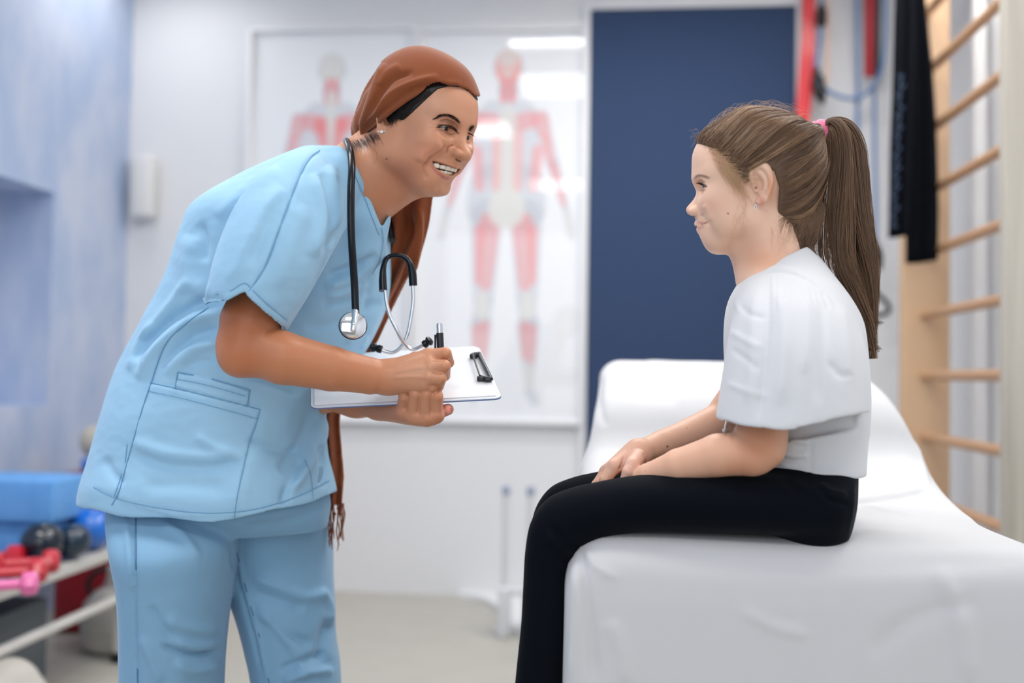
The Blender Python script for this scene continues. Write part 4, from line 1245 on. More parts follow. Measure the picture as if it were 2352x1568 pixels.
sk.stroke([(965, 480), (962, 560), (944, 640)], 7, .006, fmin=-.3)
tail = sk.build('scarf_end', m_scarf, scarf)
fr = MB(); rnd = random.Random(4)
for i in range(12):
    x0 = 752 + i * 3.0; L_ = rnd.uniform(70, 110)
    pts = []
    for j in range(8):
        pts.append(P(x0 + math.sin(j * 1.3 + i) * 1.6 + (j / 7) * rnd.uniform(-3, 3) + (5 if i > 5 else 0), 1155 + L_ * j / 7, 1.735 + .004 * (i % 3)))
    fr.tube(np.array(pts), [.0016, .0012, .0014, .001, .0013, .001, .0012, .0006], 6)
for i in range(4): fr.lathe([(0, -.004), (.003, 0), (0, .004)], P(762 + i * 7, 1168 + (i % 2) * 12, 1.735), 8)
fr.build('fringe', m_scarf, scarf)

# hair under the scarf edge
v = Vol(WC - 0.14, WC + 0.14, 0.0016)
for c_, r_ in (((-0.008, 0, 0.042), (0.0973, 0.0778, 0.0835)), ((0.030, 0, 0.045), (0.0594, 0.0655, 0.0675)), ((-.052, 0, -.012), (.050, .060, .042))): v.ell(WH(*c_), np.array(r_) * WL, WR, .03 * WL)
cutpoly(v, [(1120, 246), (1092, 228), (1078, 212), (1058, 201), (1030, 199), (1006, 205), (986, 222), (964, 243), (946, 260), (928, 276), (912, 288), (900, 290), (884, 292), (866, 308), (852, 328), (828, 342), (800, 346), (740, 346), (740, 560), (1120, 560)], 1.25, 1.80, .002)
sk = v.mesh(1)
hairw = sk.build('hair', m_hair_w, woman); hsk = sk
rnd = np.random.RandomState(3); st = []
def strand_px(pts, Y, jit, n=10):
    p = spline([(a, b) for a, b in pts], 4)
    off = rnd.randn(2) * jit
    return np.array([P(a + off[0] * (1 + .3 * i / len(p)), b + off[1], Y) for i, (a, b) in enumerate(p)])
for i in range(420):      # hair at the temple, swept back towards the ear
    t = rnd.rand(); u = rnd.rand()
    x0, y0 = 990 - 72 * t + 4 * u, 203 + 44 * t + 10 * u * (1 - .3 * t)
    L_ = 14 + 22 * rnd.rand()
    st.append(strand_px([(x0, y0), (x0 - L_ * .5, y0 + L_ * .30 + 1), (x0 - L_, y0 + L_ * .62 + rnd.randn() * 2)], 1.47, 1.0))
for i in range(260):      # sideburn
    t = rnd.rand()
    x0, y0 = 948 - 42 * t, 240 + 26 * t
    L_ = 10 + 20 * rnd.rand()
    st.append(strand_px([(x0, y0), (x0 - L_ * .35, y0 + L_ * .55), (x0 - L_ * .5 + rnd.randn() * 4, y0 + L_ * 1.05)], 1.46, 1.2))
for i in range(70):      # nape: short soft hair drawn back under the scarf
    t = rnd.rand(); x = 812 + 58 * t; y = 328 - 24 * t + rnd.rand() * 6
    L_ = 8 + 20 * rnd.rand() ** 1.5
    st.append(strand_px([(x - 6, y - 6), (x + 2, y + L_ * .4), (x + 7 + rnd.randn() * 4, y + L_)], 1.478, 1.0))
st.append(strand_px([(850, 330), (862, 345), (866, 362), (858, 378)], 1.470, 0)); st.append(strand_px([(846, 330), (856, 345), (859, 360)], 1.470, 0))
def snap(strands, skin_co, lift, c_=4):
    """lay strands on the skin: keep their picture position, take the skin's depth there"""
    px = proj(skin_co); out = []
    face_ = skin_co[:, 1]
    cell = {}
    key = np.floor(px / c_).astype(int)
    for k_, y_ in zip(map(tuple, key), face_):
        if k_ not in cell or y_ < cell[k_]: cell[k_] = y_
    for s_ in strands:
        q = proj(s_); o = []
        for (a, b), p in zip(q, s_):
            y = cell.get((int(a // c_), int(b // c_)))
            o.append(P(a, b, (y if y is not None else p[1]) - lift))
        out.append(np.array(o))
    return out
st = snap(st, np.vstack([head_sk.V, hsk.V]), .0010)
hairs('hair_strands', st, m_hair_w, hairw, .00022, .00005)
# lashes
ls = []
for i in range(80):
    t = i / 79
    a = spline([(1005, 290), (1014, 289.5), (1028, 291), (1042, 296), (1049, 304)], 8)[int(t * 32)]
    b0 = P(a[0], a[1], 1.0)
    ls.append((a, t))
lash = []
for a, t in ls:
    tip = (a[0] - 4 + 10 * t + rnd.randn() * 1.2, a[1] + 2.6 + rnd.randn() * .8)
    lash.append(np.array([P(a[0], a[1], 1), P((a[0] + tip[0]) / 2 + 1, (a[1] + tip[1]) / 2 + 1.5, 1), P(*tip, 1)]))
lash = snap(lash, head_sk.V, .0012)
for i, l in enumerate(lash):
    w_ = (CAM - l[1]) / np.linalg.norm(CAM - l[1]); l[1] += w_ * .002; l[2] += w_ * .0035
E2 = WH(.0690 + .0125, .031, .0255)
for i in range(16):
    t = (i / 15 - .5); b = E2 + WR @ np.array([-.002 * abs(t) * 2, t * .020, 0]) * WL
    lash.append(np.array([b, b + WR @ np.array([.004, t * .004, -.002]) * WL, b + WR @ np.array([.0075, t * .008, -.003]) * WL]))
m_lash = mat('eyelash', (0.004, 0.003, 0.003), 1.0, spec=0.05)
hairs('eyelashes', lash, m_lash, woman, .00030, .00012)

# brow hairs
bh = []
rb = np.random.RandomState(6)
for line, n_, w_, lean in ((spline([(1001, 272), (1014, 266), (1030, 266), (1045, 273), (1059, 285)], 10), 260, (2.2, 4.6), -1), (spline([(1077, 302), (1082, 296), (1086, 293)], 10), 60, (3.5, 4.5), 1)):
    for i in range(n_):
        t = rb.rand(); q = line[int(t * (len(line) - 1))]; tn = line[min(len(line) - 1, int(t * (len(line) - 1)) + 1)] - line[max(0, int(t * (len(line) - 1)) - 1)]; tn = tn / (np.linalg.norm(tn) + 1e-9) * lean
        ww = w_[0] + (w_[1] - w_[0]) * t
        x, y = q[0] + rb.randn() * 1.0, q[1] + (rb.rand() - .5) * ww * 1.7
        L_ = 5 + 4 * rb.rand()
        bh.append(np.array([P(x, y, 1.46), P(x + tn[0] * L_ * .5, y + tn[1] * L_ * .5 - 1.2, 1.46), P(x + tn[0] * L_, y + tn[1] * L_ - .8, 1.46)]))
hairs('eyebrows', snap(bh, head_sk.V, .0006, 5), mat('brow_hair', lin(44, 30, 24), .8, spec=.1), woman, .00018, .00006)

# scrub top
ys = 1.66
TOP = [(212, 1150, 764, 1140, ys, .182, 2.3), (222, 1100, 752, 1090, ys, .182, 2.3), (234, 1050, 741, 1035, ys, .17, 2.3), (262, 950, 738, 950, ys, .165, 2.3),
       (292, 845, 792, 868, ys, .155, 2.3), (348, 738, 850, 775, ys, .155, 2.3), (402, 640, 884, 690, ys, .165, 2.3), (440, 540, 893, 600, ys, .175, 2.3),
       (470, 480, 893, 545, ys, .178, 2.2), (560, 420, 893, 500, ys, .16, 2.1), (645, 374, 893, 470, 1.64, .135, 2), (730, 338, 893, 436, 1.62, .11, 2), (778, 322, 885, 400, 1.61, .085, 2), (800, 300, 880, 380, 1.61, .07, 2)]
lo, hi = bbox([P(190, 1220, 1.45), P(190, 1220, 1.85), P(920, 320, 1.25), P(920, 320, 1.9), P(430, 700, 1.3), P(920, 1220, 1.9)], .01)
v = Vol(lo, hi, .0032)
v.loft(sections(TOP, 6, 64), 0)
# near sleeve
SL = [(735, 340, 830, 420, 1.56, .07), (690, 352, 812, 470, 1.50, .085), (620, 402, 782, 530, 1.455, .092), (552, 480, 744, 600, 1.425, .092), (508, 580, 700, 680, 1.41, .086), (485, 676, 652, 757, 1.405, .080), (478, 700, 640, 776, 1.403, .079)]
v.loft(sections(SL, 6, 48), .028)
v.chain([P(800, 400, 1.52), P(790, 372, 1.545)], [.034, .03], .03)
v.chain([P(818, 415, 1.548), P(846, 495, 1.552), P(838, 575, 1.57)], [.022, .031, .034], .02)
v.chain([P(740, 420, 1.77), P(640, 470, 1.80)], [.07, .07], .04)        # far shoulder
v.chain([P(700, 470, 1.80), P(770, 560, 1.86), P(780, 640, 1.87)], [.085, .075, .07], .03)   # far sleeve
# the sleeve is hollow, and so is the hem
inn = [(a + 7, b + 3, c - 7, d - 4, Y, z - .006) for a, b, c, d, Y, z in SL[2:]]
inn.append((466, 730, 622, 806, 1.40, .078))
v.loft(sections(inn, 6, 48), .004, 'sub')
v.cone(P(860, 655, 1.9), P(910, 790, 1.93), .07, .07, .0, 'sub')
v.loft(sections([(205, 1195, 775, 1190, ys, .176, 2.3), (222, 1150, 756, 1140, ys, .174, 2.3), (242, 1112, 736, 1106, ys, .160, 2.3)], 6, 64), .004, 'sub')
# neck opening
poly = [(700, 240), (700, 334), (742, 334), (783, 335), (802, 352), (822, 388), (843, 435), (862, 486), (877, 523), (890, 499), (915, 470), (960, 420), (960, 240)]
nh = []
for Y in (1.30, 1.72): nh.append([P(a, b, Y) for a, b in poly])
v.blur(1)
cutpoly(v, poly, 1.30, 1.80, .004)
cutpoly(v, [(470, 700), (492, 697), (524, 691), (560, 671), (577, 692), (612, 722), (653, 757), (660, 830), (470, 830)], 1.20, 1.490, .002)
sk = v.mesh(2)
sk.warp([(490, 1172, 490, 1198, 120), (300, 1160, 300, 1173, 60), (680, 1160, 680, 1166, 60), (213, 1145, 211, 1138, 40), (760, 1140, 762, 1137, 40)], yr=(1.3, 1.70))
N0 = None
F = sk.fold
kw = dict(fmin=.0)
# sleeve and shoulder
def strokes(sk, L):
    for p, w, a in L: sk.stroke(p, w, a * 1.2, fmin=.0)
strokes(sk, [
    ([(735, 345), (712, 362), (690, 400), (668, 455), (640, 530), (610, 610), (572, 668)], 3.2, -.0022),            # sleeve seam
    ([(735, 400), (752, 450), (758, 510), (745, 560)], 10, -.007), ([(716, 400), (738, 460), (738, 520), (720, 590)], 14, .006),
    ([(772, 390), (792, 450), (792, 505), (770, 540), (742, 580)], 9, -.006), ([(752, 380), (775, 430), (778, 490), (760, 540)], 12, .006),
    ([(868, 585), (830, 606), (790, 622), (752, 634)], 12, -.008),
    ([(862, 608), (822, 634), (780, 650), (746, 660)], 11, .007), ([(850, 650), (800, 672), (750, 684)], 9, .005), ([(850, 668), (800, 690), (740, 702)], 9, -.006),
    ([(650, 430), (615, 480), (580, 545), (550, 610), (530, 650)], 20, .004), ([(700, 470), (665, 560), (640, 660)], 22, .004), ([(655, 440), (612, 520), (575, 610)], 14, -.004),
    # back and shoulder blade
    ([(452, 515), (464, 530), (470, 560), (466, 600)], 12, -.006), ([(500, 500), (560, 440), (640, 385)], 16, .005),
    ([(440, 540), (430, 600), (440, 650), (480, 672)], 22, .006),
    # waist, in bands sweeping from under the sleeve to the back
    ([(520, 690), (450, 700), (390, 735), (340, 780), (310, 830)], 12, -.011), ([(510, 716), (450, 732), (400, 765), (350, 815), (318, 870)], 13, .009),
    ([(505, 755), (450, 770), (408, 805), (372, 850)], 12, -.009), ([(505, 790), (450, 800), (410, 828), (380, 860)], 12, .007), ([(490, 830), (450, 834), (420, 852)], 10, -.005),
    ([(560, 860), (620, 880), (690, 905)], 10, -.006), ([(430, 640), (400, 690), (360, 740), (330, 780)], 12, .006), 
    ([(350, 740), (318, 790), (296, 850)], 9, .005),
    # chest and belly
    ([(870, 690), (820, 720), (760, 745), (700, 752)], 12, -.005),
    ([(885, 640), (870, 700), (840, 770)], 12, .005), ([(850, 600), (846, 680), (830, 760)], 9, -.004), ([(800, 790), (808, 760), (812, 735)], 6, .003), ([(830, 800), (842, 770)], 6, .003),
    ([(740, 945), (735, 1000), (720, 1040), (690, 1090), (660, 1130)], 15, .010), ([(720, 950), (700, 1000), (680, 1040), (640, 1080)], 15, -.008), ([(736, 1020), (748, 1070), (740, 1120)], 11, -.009), ([(690, 1050), (665, 1110), (648, 1160)], 12, -.007),
    ([(560, 1010), (620, 1030), (690, 1040)], 12, -.005), ([(300, 1010), (380, 1040), (470, 1050), (540, 1040)], 14, .005), ([(300, 1040), (380, 1068), (480, 1075), (560, 1060)], 14, -.005),
    ([(450, 1000), (500, 1030), (560, 1050)], 10, .004), ([(330, 1120), (420, 1110), (520, 1120)], 22, -.004), ([(600, 940), (590, 1020), (560, 1100), (545, 1180)], 26, .004),
    ([(240, 1050), (260, 1090), (290, 1110)], 12, -.004),
    ([(452, 700), (400, 750), (352, 818), (330, 850)], 2.4, -.0016),
])
# seams, pockets and hems: fine grooves with the darker line of the stitching
seams = []
def seam(p, w=2.0, a=-.0012, c=SEAM, s=.75, per=None):
    sk.stroke(p, max(w + 1.6, 3.2), a, fmin=0, ends=0.02)
    seams.append((p, .0009 if w >= 1.4 else .00055))
sk.soften(2, .5)
sk.base(SCR)
seam([(735, 345), (712, 362), (690, 400), (668, 455), (640, 530), (610, 610), (572, 668)], 1.6)
seam([(480, 705), (430, 740), (380, 790), (346, 880), (320, 960), (292, 1060), (272, 1130), (256, 1160)], 1.8)
def flap(poly_, lift):
    """raise a stitched-on patch of cloth"""
    px = proj(sk.V); N = sk.normals(); fc = sk.face(N)
    p = np.array(poly_, float); inside = np.zeros(len(px), bool); n = len(p)
    dmin = np.full(len(px), 1e9)
    for i in range(n):
        a, b = p[i], p[(i + 1) % n]
        c = ((a[1] > px[:, 1]) != (b[1] > px[:, 1])) & (px[:, 0] < (b[0] - a[0]) * (px[:, 1] - a[1]) / (b[1] - a[1] + 1e-12) + a[0])
        inside ^= c
        ab = b - a; t = np.clip(((px - a) @ ab) / (ab @ ab), 0, 1); r = px - a - t[:, None] * ab
        dmin = np.minimum(dmin, np.hypot(r[:, 0], r[:, 1]))
    k = np.where(inside & (fc > .05) & (sk.V[:, 1] < 1.66), np.clip(dmin / 3, 0, 1), 0)
    sk.V += N * (k * lift)[:, None]
flap([(343, 878), (420, 895), (520, 920), (598, 940), (575, 1010), (556, 1090), (545, 1186), (400, 1188), (270, 1150), (292, 1060)], .0022)
flap([(408, 854), (480, 868), (574, 896), (570, 934), (480, 910), (402, 890)], .0022)
seam([(343, 878), (420, 895), (520, 920), (598, 940)], 1.5); seam([(338, 897), (420, 915), (515, 940), (592, 962)], 1.0, -.0006, SCRD)
seam([(598, 940), (588, 975), (575, 1010), (560, 1070), (545, 1140), (538, 1190)], 1.3, -.0012, SCRD)
seam([(408, 854), (480, 868), (574, 896)], 1.4); seam([(407, 870), (480, 885), (572, 912)], 1.0, -.0006, SCRD)
seam([(408, 854), (402, 890)], 1.4); seam([(574, 896), (568, 933)], 1.4)
seam([(700, 1055), (714, 1090), (720, 1148)], 1.3, -.0012)
seam([(292, 1020), (286, 1065), (272, 1110), (262, 1140)], 1.2, -.001)
# hems
hem = [(214, 1118), (262, 1142), (330, 1160), (420, 1174), (490, 1178), (570, 1172), (650, 1152), (715, 1125), (757, 1103)]
seam(hem, 1.3, -.001, SEAM, .6)
seam([(494, 676), (526, 670), (561, 650), (582, 668), (614, 698), (660, 736)], 1.0, -.0008, SCRD)
seam([(800, 372), (815, 402), (836, 450), (855, 500), (871, 540)], 1.0, -.0008, SCRD)
seam([(877, 523), (880, 560), (872, 600), (855, 630)], 1.2, -.001, SCRD)
top = sk.build('scrub_top', m_scrub, woman)
m_stitch = mat('darker_blue_thread', lin(112, 164, 200), .8)
def stitch(seams_, skn, parent, m):
    mb = MB()
    for p, r in seams_:
        g = spline([tuple(map(float, q)) for q in p], 10) if len(p) > 2 else np.array([np.array(p[0]) + (np.array(p[1]) - np.array(p[0])) * t for t in np.linspace(0, 1, 12)])
        g = snap([np.array([P(a, b, 1.6) for a, b in g])], skn.V, 0.0008, 5)[0]
        for _ in range(2): g[1:-1] = (g[:-2] + g[1:-1] * 2 + g[2:]) / 4
        mb.tube(g, r, 6)
    mb.build('stitching', m, parent)
stitch(seams, sk, top, m_stitch)

# trousers
m_pants = mat('blue_scrub_trouser_cotton', lin(150, 190, 218), 0.75, vcol=True, sheen=0.2, spec=0.25,
              bump=[((700, 700, 700), 0.12, 0.0005, 'noise'), ((12, 12, 8), 0.55, 0.010, 'noise')])
PN = lin(130, 172, 203)
lo, hi = bbox([P(230, 1080, 1.4), P(800, 1080, 1.9), (-.95, 1.4, .06), (-.2, 1.95, .06)], .02)
lo[2] = .05
v = Vol(lo, hi, .004)
v.loft(sections([(272, 1080, 738, 1070, 1.66, .12, 2.3), (262, 1130, 748, 1130, 1.66, .135, 2.3), (266, 1180, 752, 1170, 1.66, .13, 2.3), (280, 1225, 748, 1215, 1.66, .09, 2.2)], 6, 56), 0)
v.loft(sections([(270, 1130, 545, 1130, 1.64, .11, 2.2), (266, 1185, 538, 1190, 1.61, .115, 2.2), (280, 1255, 531, 1255, 1.57, .125, 2.2), (296, 1340, 522, 1330, 1.57, .12, 2.2), (301, 1430, 508, 1430, 1.575, .115, 2.2), (301, 1568, 498, 1568, 1.58, .108, 2.2),
                 (308, 1800, 500, 1800, 1.60, .10, 2), (318, 2200, 500, 2200, 1.62, .095, 2)], 6, 56), .01)
v.loft(sections([(520, 1120, 740, 1120, 1.72, .09, 2.2), (522, 1180, 750, 1165, 1.73, .10, 2.2), (524, 1250, 756, 1250, 1.76, .12, 2.2), (526, 1320, 758, 1330, 1.76, .115, 2.2), (556, 1410, 762, 1410, 1.76, .11, 2.2), (574, 1480, 764, 1470, 1.76, .105, 2.2), (590, 1568, 776, 1568, 1.76, .10, 2.2),
                 (610, 1800, 780, 1800, 1.76, .095, 2), (620, 2040, 775, 2040, 1.76, .09, 2)], 6, 56), .008)
sk = v.mesh(2)
strokes(sk, [
    ([(305, 1190), (308, 1260), (310, 1340), (311, 1430), (313, 1568)], 4, -.004), ([(290, 1190), (296, 1280), (304, 1360)], 7, .003),
    ([(370, 1200), (420, 1230), (460, 1290)], 12, .004), ([(500, 1490), (450, 1500), (400, 1494), (370, 1480)], 8, -.007), ([(505, 1475), (450, 1484), (400, 1470)], 9, .006),
    ([(380, 1420), (430, 1440), (500, 1450)], 16, .005), ([(400, 1520), (440, 1540), (500, 1530)], 14, .006), ([(325, 1460), (350, 1520), (370, 1568)], 12, .005), ([(345, 1390), (372, 1440), (400, 1468)], 10, -.004),
    ([(530, 1240), (538, 1300), (560, 1370), (580, 1450), (600, 1540)], 6, -.005), ([(545, 1260), (560, 1340), (576, 1400), (596, 1470), (616, 1568)], 5, .003),
    ([(580, 1325), (640, 1345), (700, 1370), (750, 1360)], 14, .006), ([(580, 1360), (640, 1380), (700, 1400)], 12, -.006), ([(590, 1400), (640, 1440), (680, 1500), (700, 1560)], 14, .007), ([(620, 1420), (670, 1460), (720, 1480)], 12, -.005),
    ([(760, 1420), (745, 1460), (740, 1500), (760, 1540)], 14, -.008), ([(640, 1540), (690, 1520), (750, 1500)], 10, -.006), ([(650, 1565), (700, 1545), (765, 1540)], 10, .007), ([(560, 1210), (650, 1200), (740, 1160)], 14, -.004),
    ([(740, 1350), (760, 1400), (752, 1440)], 10, .005)])
sk.base(PN)
tr = sk.build('scrub_trousers', m_pants, woman)
stitch([([(311, 1185), (311, 1260), (313, 1340), (314, 1430), (316, 1568)], .0012), ([(545, 1270), (562, 1340), (578, 1400), (598, 1470), (618, 1568)], .0009)], sk, tr, mat('trouser_thread', lin(86, 130, 166), .8))
m_shoe = mat('white_clog', lin(225, 225, 225), 0.5)
for x, y in ((-.60, 1.64), (-.36, 1.78)):
    v = Vol((x - .12, y - .08, -.005), (x + .24, y + .08, .13), .004)
    v.cone((x, y, .045), (x + .15, y, .035), .045, .04, .02).cone((x - .02, y, .06), (x, y, .07), .042, .042, .03)
    v.plane((0, 0, 0.0), (0, 0, -1))
    v.mesh(2).build('shoe', m_shoe, woman)
# ------------------------------------------------------------------ what she carries
m_tube = mat('black_rubber', (0.002, 0.004, 0.008), 0.25, spec=.35)
m_chrome = mat('polished_steel', (0.86, 0.87, 0.89), 0.10, metal=1.0)
m_steel = mat('brushed_tube_steel', (0.72, 0.74, 0.78), 0.25, metal=1.0)
m_paper = mat('white_paper', lin(238, 240, 244), 0.6)
m_board = mat('clipboard_plastic', lin(226, 230, 238), 0.25, coat=0.3)
m_bedge = mat('blue_clipboard_edge', lin(92, 112, 160), 0.3)
m_black = mat('black_plastic', (0.008, 0.010, 0.014), 0.3)

steth = empty('stethoscope', P(808, 700, 1.45), 'black stethoscope with steel chest piece hanging round the woman\'s neck', 'stethoscope')
# round the neck, down the chest
t = MB()
path = [P(892, 575, 1.62) + np.array([0, .03, .02]), P(888, 470, 1.70), P(850, 400, 1.70), P(806, 345, 1.65), P(796, 324, 1.56), P(803, 342, 1.478), P(808, 380, 1.444), P(806, 440, 1.430), P(806, 500, 1.428), P(808, 560, 1.432), P(812, 620, 1.440), P(815, 670, 1.445), P(817, 722, 1.446)]
t.tube(spline(path, 10), .0056, 20)
t.build('tubing', m_tube, steth)
cp = P(811, 747, 1.440)
axd = np.array([.30, -.93, .14]); axd /= np.linalg.norm(axd)
MB().lathe([(0, -.009), (.0175, -.009), (.0205, -.0075), (.0212, -.003), (.0205, -.001)], cp, 48, axd).build('chest_piece_rim', m_tube, steth)
MB().lathe([(.0196, -.002), (.0200, .001), (.0188, .0035), (.0150, .0052), (.008, .0068), (0, .0072)], cp, 56, axd).build('chest_piece', m_chrome, steth)
st_ = MB(); st_.tube(spline([P(816, 712, 1.446), P(815, 726, 1.438), P(813, 745, 1.429), P(811, 762, 1.428)], 6), [.0052] * 7 + [.0048] * 6 + [.0046] * 5 + [.003], 16)
st_.build('stem', m_chrome, steth)
# binaural spring and ear tubes
ya = 1.575
sp = MB(); sp.tube(spline([P(880, 668, ya - .02), P(879, 640, ya - .015), P(881, 612, ya - .01), P(890, 592, ya), P(908, 586, ya), P(928, 590, ya), P(941, 604, ya), P(947, 628, ya), P(949, 656, ya)], 8),
        np.interp(np.linspace(0, 1, 65), [0, .12, .3, .5, .7, .85, 1], [.0066, .0062, .0040, .0038, .0046, .0068, .0066]), 18)
sp.build('yoke', m_tube, steth)
e1 = spline([P(884, 662, ya - .02), P(888, 695, ya - .02), P(897, 728, ya - .02), P(912, 758, ya - .02), P(925, 784, ya - .015), P(938, 798, ya - .01), P(952, 802, ya - .01), P(972, 793, ya - .012)], 8)
e2 = spline([P(948, 652, ya), P(949, 690, ya), P(944, 730, ya), P(936, 768, ya), P(922, 796, ya), P(905, 809, ya), P(888, 808, ya), P(868, 800, ya)], 8)
MB().tube(e1, .0030, 14).tube(e2, .0030, 14).build('ear_tubes', m_steel, steth)
for a, b in ((P(972, 793, ya - .012), P(990, 780, ya - .013)), (P(878, 803, ya), P(852, 796, ya))):
    d = (b - a); L_ = np.linalg.norm(d)
    MB().lathe([(.0035, 0), (.0062, .001), (.0066, L_ * .35), (.0052, L_ * .5), (.0078, L_ * .68), (.0080, L_ * .85), (.005, L_ * 1.05), (0, L_ * 1.1)], a, 24, d).build('ear_tip', m_tube, steth)

# clipboard
NL, NRt, FR = P(714, 936, 1.497), P(1153, 913, 1.50), P(1100, 795, 1.70)
NL = NL + np.array([0, 0, 0.0])
ux = NRt - NL; WB = np.linalg.norm(ux); ux /= WB
uy = FR - NRt; uy -= ux * np.dot(uy, ux) * 0; HB = np.linalg.norm(uy); uy /= HB
un = np.cross(ux, uy); un /= np.linalg.norm(un)
if un[2] < 0: un = -un
def bpt(a, b, h=0.0): return NL + ux * a * WB + uy * b * HB + un * h
def slab(a0, a1, b0, b1, h0, h1, rad, mb):
    pts = []
    for (ca, cb, s0) in ((a1 - rad / WB, b0 + rad / HB, -90), (a1 - rad / WB, b1 - rad / HB, 0), (a0 + rad / WB, b1 - rad / HB, 90), (a0 + rad / WB, b0 + rad / HB, 180)):
        for k in range(7):
            t_ = math.radians(s0 + 15 * k); pts.append((ca + rad / WB * math.cos(t_), cb + rad / HB * math.sin(t_)))
    n = len(pts); V = [bpt(a, b, h0) for a, b in pts] + [bpt(a, b, h1) for a, b in pts]
    return mb.add(V, [tuple(range(n))[::-1], tuple(range(n, 2 * n))] + [(i, (i + 1) % n, n + (i + 1) % n, n + i) for i in range(n)])
clip = empty('clipboard', bpt(.5, .5), 'white clipboard with paper and a wire clip held by the woman', 'clipboard')
slab(0, 1, 0, 1, -.0022, 0, .012, MB()).build('board', m_board, clip, angle=30)
slab(-.002, 1.002, -.004, 1.004, -.0030, -.0014, .013, MB()).build('board_edge', m_bedge, clip, angle=30)
ps = MB()
slab(.02, .975, .03, .985, .0002, .0016, .002, ps).build('paper', m_paper, clip, angle=30)
w = MB()
# the wire clip at the right end
def wp(a, b, h): return bpt(a, b, h)
w.tube([wp(.965, .30, .006), wp(.925, .30, .010), wp(.935, .74, .010), wp(.965, .76, .006)], .0016, 10)
w.build('clip_wire', m_black, clip)
w = MB(); w.tube([wp(.980, .27, .006), wp(.975, .78, .006)], .0034, 14)
w.build('clip_bar', m_black, clip)
for a, b in ((.93, .30), (.94, .74), (.965, .28), (.965, .77)): MB().box(bpt(a, b, .005) - (.006, .006, .004), bpt(a, b, .005) + (.006, .006, .004), .002).build('clip_pad', m_black, clip)

# pen
pen = empty('pen', P(1016, 892, 1.535), 'black and silver ballpoint pen held upright in the woman\'s right hand', 'pen')
pt, pe = P(1016, 892, 1.532), P(1009, 742, 1.528)
d = pe - pt; L_ = np.linalg.norm(d)
MB().lathe([(.0007, 0), (.0022, .010), (.0036, .016)], pt, 20, d).build('pen_tip', m_steel, pen)
MB().lathe([(.0036, .016), (.0052, .030), (.0056, .05), (.0056, L_ - .016), (.0054, L_ - .015)], pt, 24, d).build('barrel', m_black, pen)
MB().lathe([(.0046, L_ - .016), (.0046, L_ - .003), (.0038, L_), (0, L_)], pt, 24, d).build('push_button', m_steel, pen)
MB().tube([pt + d / L_ * (L_ - .018) + np.array([-.007, -.001, 0]), pt + d / L_ * (L_ - .045) + np.array([-.008, -.002, 0])], .0016, 8).build('pocket_clip', m_black, pen)
# earring
er = empty('earring', P(877, 303, 1.45), 'small silver stud with a white stone in the woman\'s ear', 'earring')
def on_skin(a, b, lift=0.0, sk_=None):
    V = (sk_ or head_sk).V; px = proj(V); m_ = (np.abs(px - np.array([a, b])).max(1) < 3)
    return P(a, b, (V[m_, 1].min() if m_.any() else 1.45) - lift)
eb = on_skin(877, 303, .001)
MB().lathe([(0, -.0022), (.0022, -.001), (.0024, .001), (0, .0026)], eb, 16, (0, -1, 0)).build('stone', mat('white_stone', (.8, .8, .82), .1, coat=.5), er)
mb = MB()
for dx in (-.0045, .0042, .0062): mb.lathe([(0, -.001), (.0012, 0), (0, .001)], eb + (dx, -.0005, .0004 if dx < .005 else .0014), 10, (0, -1, 0))
mb.tube([eb + (-.0045, 0, 0), eb + (.005, 0, .0002)], .0005, 6)
mb.build('setting', m_chrome, er)
# ------------------------------------------------------------------ the girl
GL = 0.876
GR = turn(174.3, 7.6, 10)
GC = np.array([0.2076, 1.50, 1.2790])
GH = lambda x, y, z: GC + GR @ (np.array([x, y, z]) * GL)
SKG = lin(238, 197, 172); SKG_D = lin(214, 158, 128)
girl = empty('person', (.45, 1.5, .76), 'girl with brown ponytail, white blouse and dark leggings sitting on the treatment couch', 'person')
gface = dict(cheek=1.0, jaw=0.046, chin=(0.080, -0.080), slit=0.0030, slitbend=-1.0, fore=.062, brow=.076, alar=.0125,
    nose=((0.083, 0.024), (0.094, 0.004), (0.112, -0.016, 0.0085), (0.098, -0.027)), eye=(0.0643, 0.031, 0.0185, 0.0150),
    lips=dict(w=0.024, cx=0.076, cz=-0.041, ux=0.0965, uz=-0.0415, lx=0.0925, lz=-0.0525, ur=0.0034, lr=0.0044, open=0.0045))
v = Vol(GC + (-0.15, -0.14, -0.24), GC + (0.15, 0.14, 0.15), 0.0012)
add_head(v, GH, GR, GL, gface)
add_ear(v, GH, GR, GL, 1, 1.12, -0.12, ez=.004, out=.070)
add_ear(v, GH, GR, GL, -1, 1.12, -0.12, ez=.004, out=.070)
v.ell(GH(-.045, 0, .055), np.array([.072, .073, .078]) * GL, GR, .03)
v.chain([GH(-.025, 0, -.04), P(1770, 590, 1.495), P(1785, 680, 1.50)], [.041, .040, .05], .025)
v.cone(GH(.02, 0, -.07), P(1730, 640, 1.50), .018, .022, .025)
v.chain([P(1735, 700, 1.42), P(1790, 660, 1.48), P(1790, 660, 1.53), P(1735, 700, 1.58)], [.020, .030, .030, .020], .03)
v.ell(P(1800, 740, 1.5), (.05, .07, .05), None, .03)
sk = v.mesh(1)
gpairs = [(1591, 443, 1600, 443, 20), (1586, 385, 1590, 385, 26), (1577, 482, 1577, 482, 14), (1594, 412, 1596, 412, 14)]
sk.warp(gpairs)
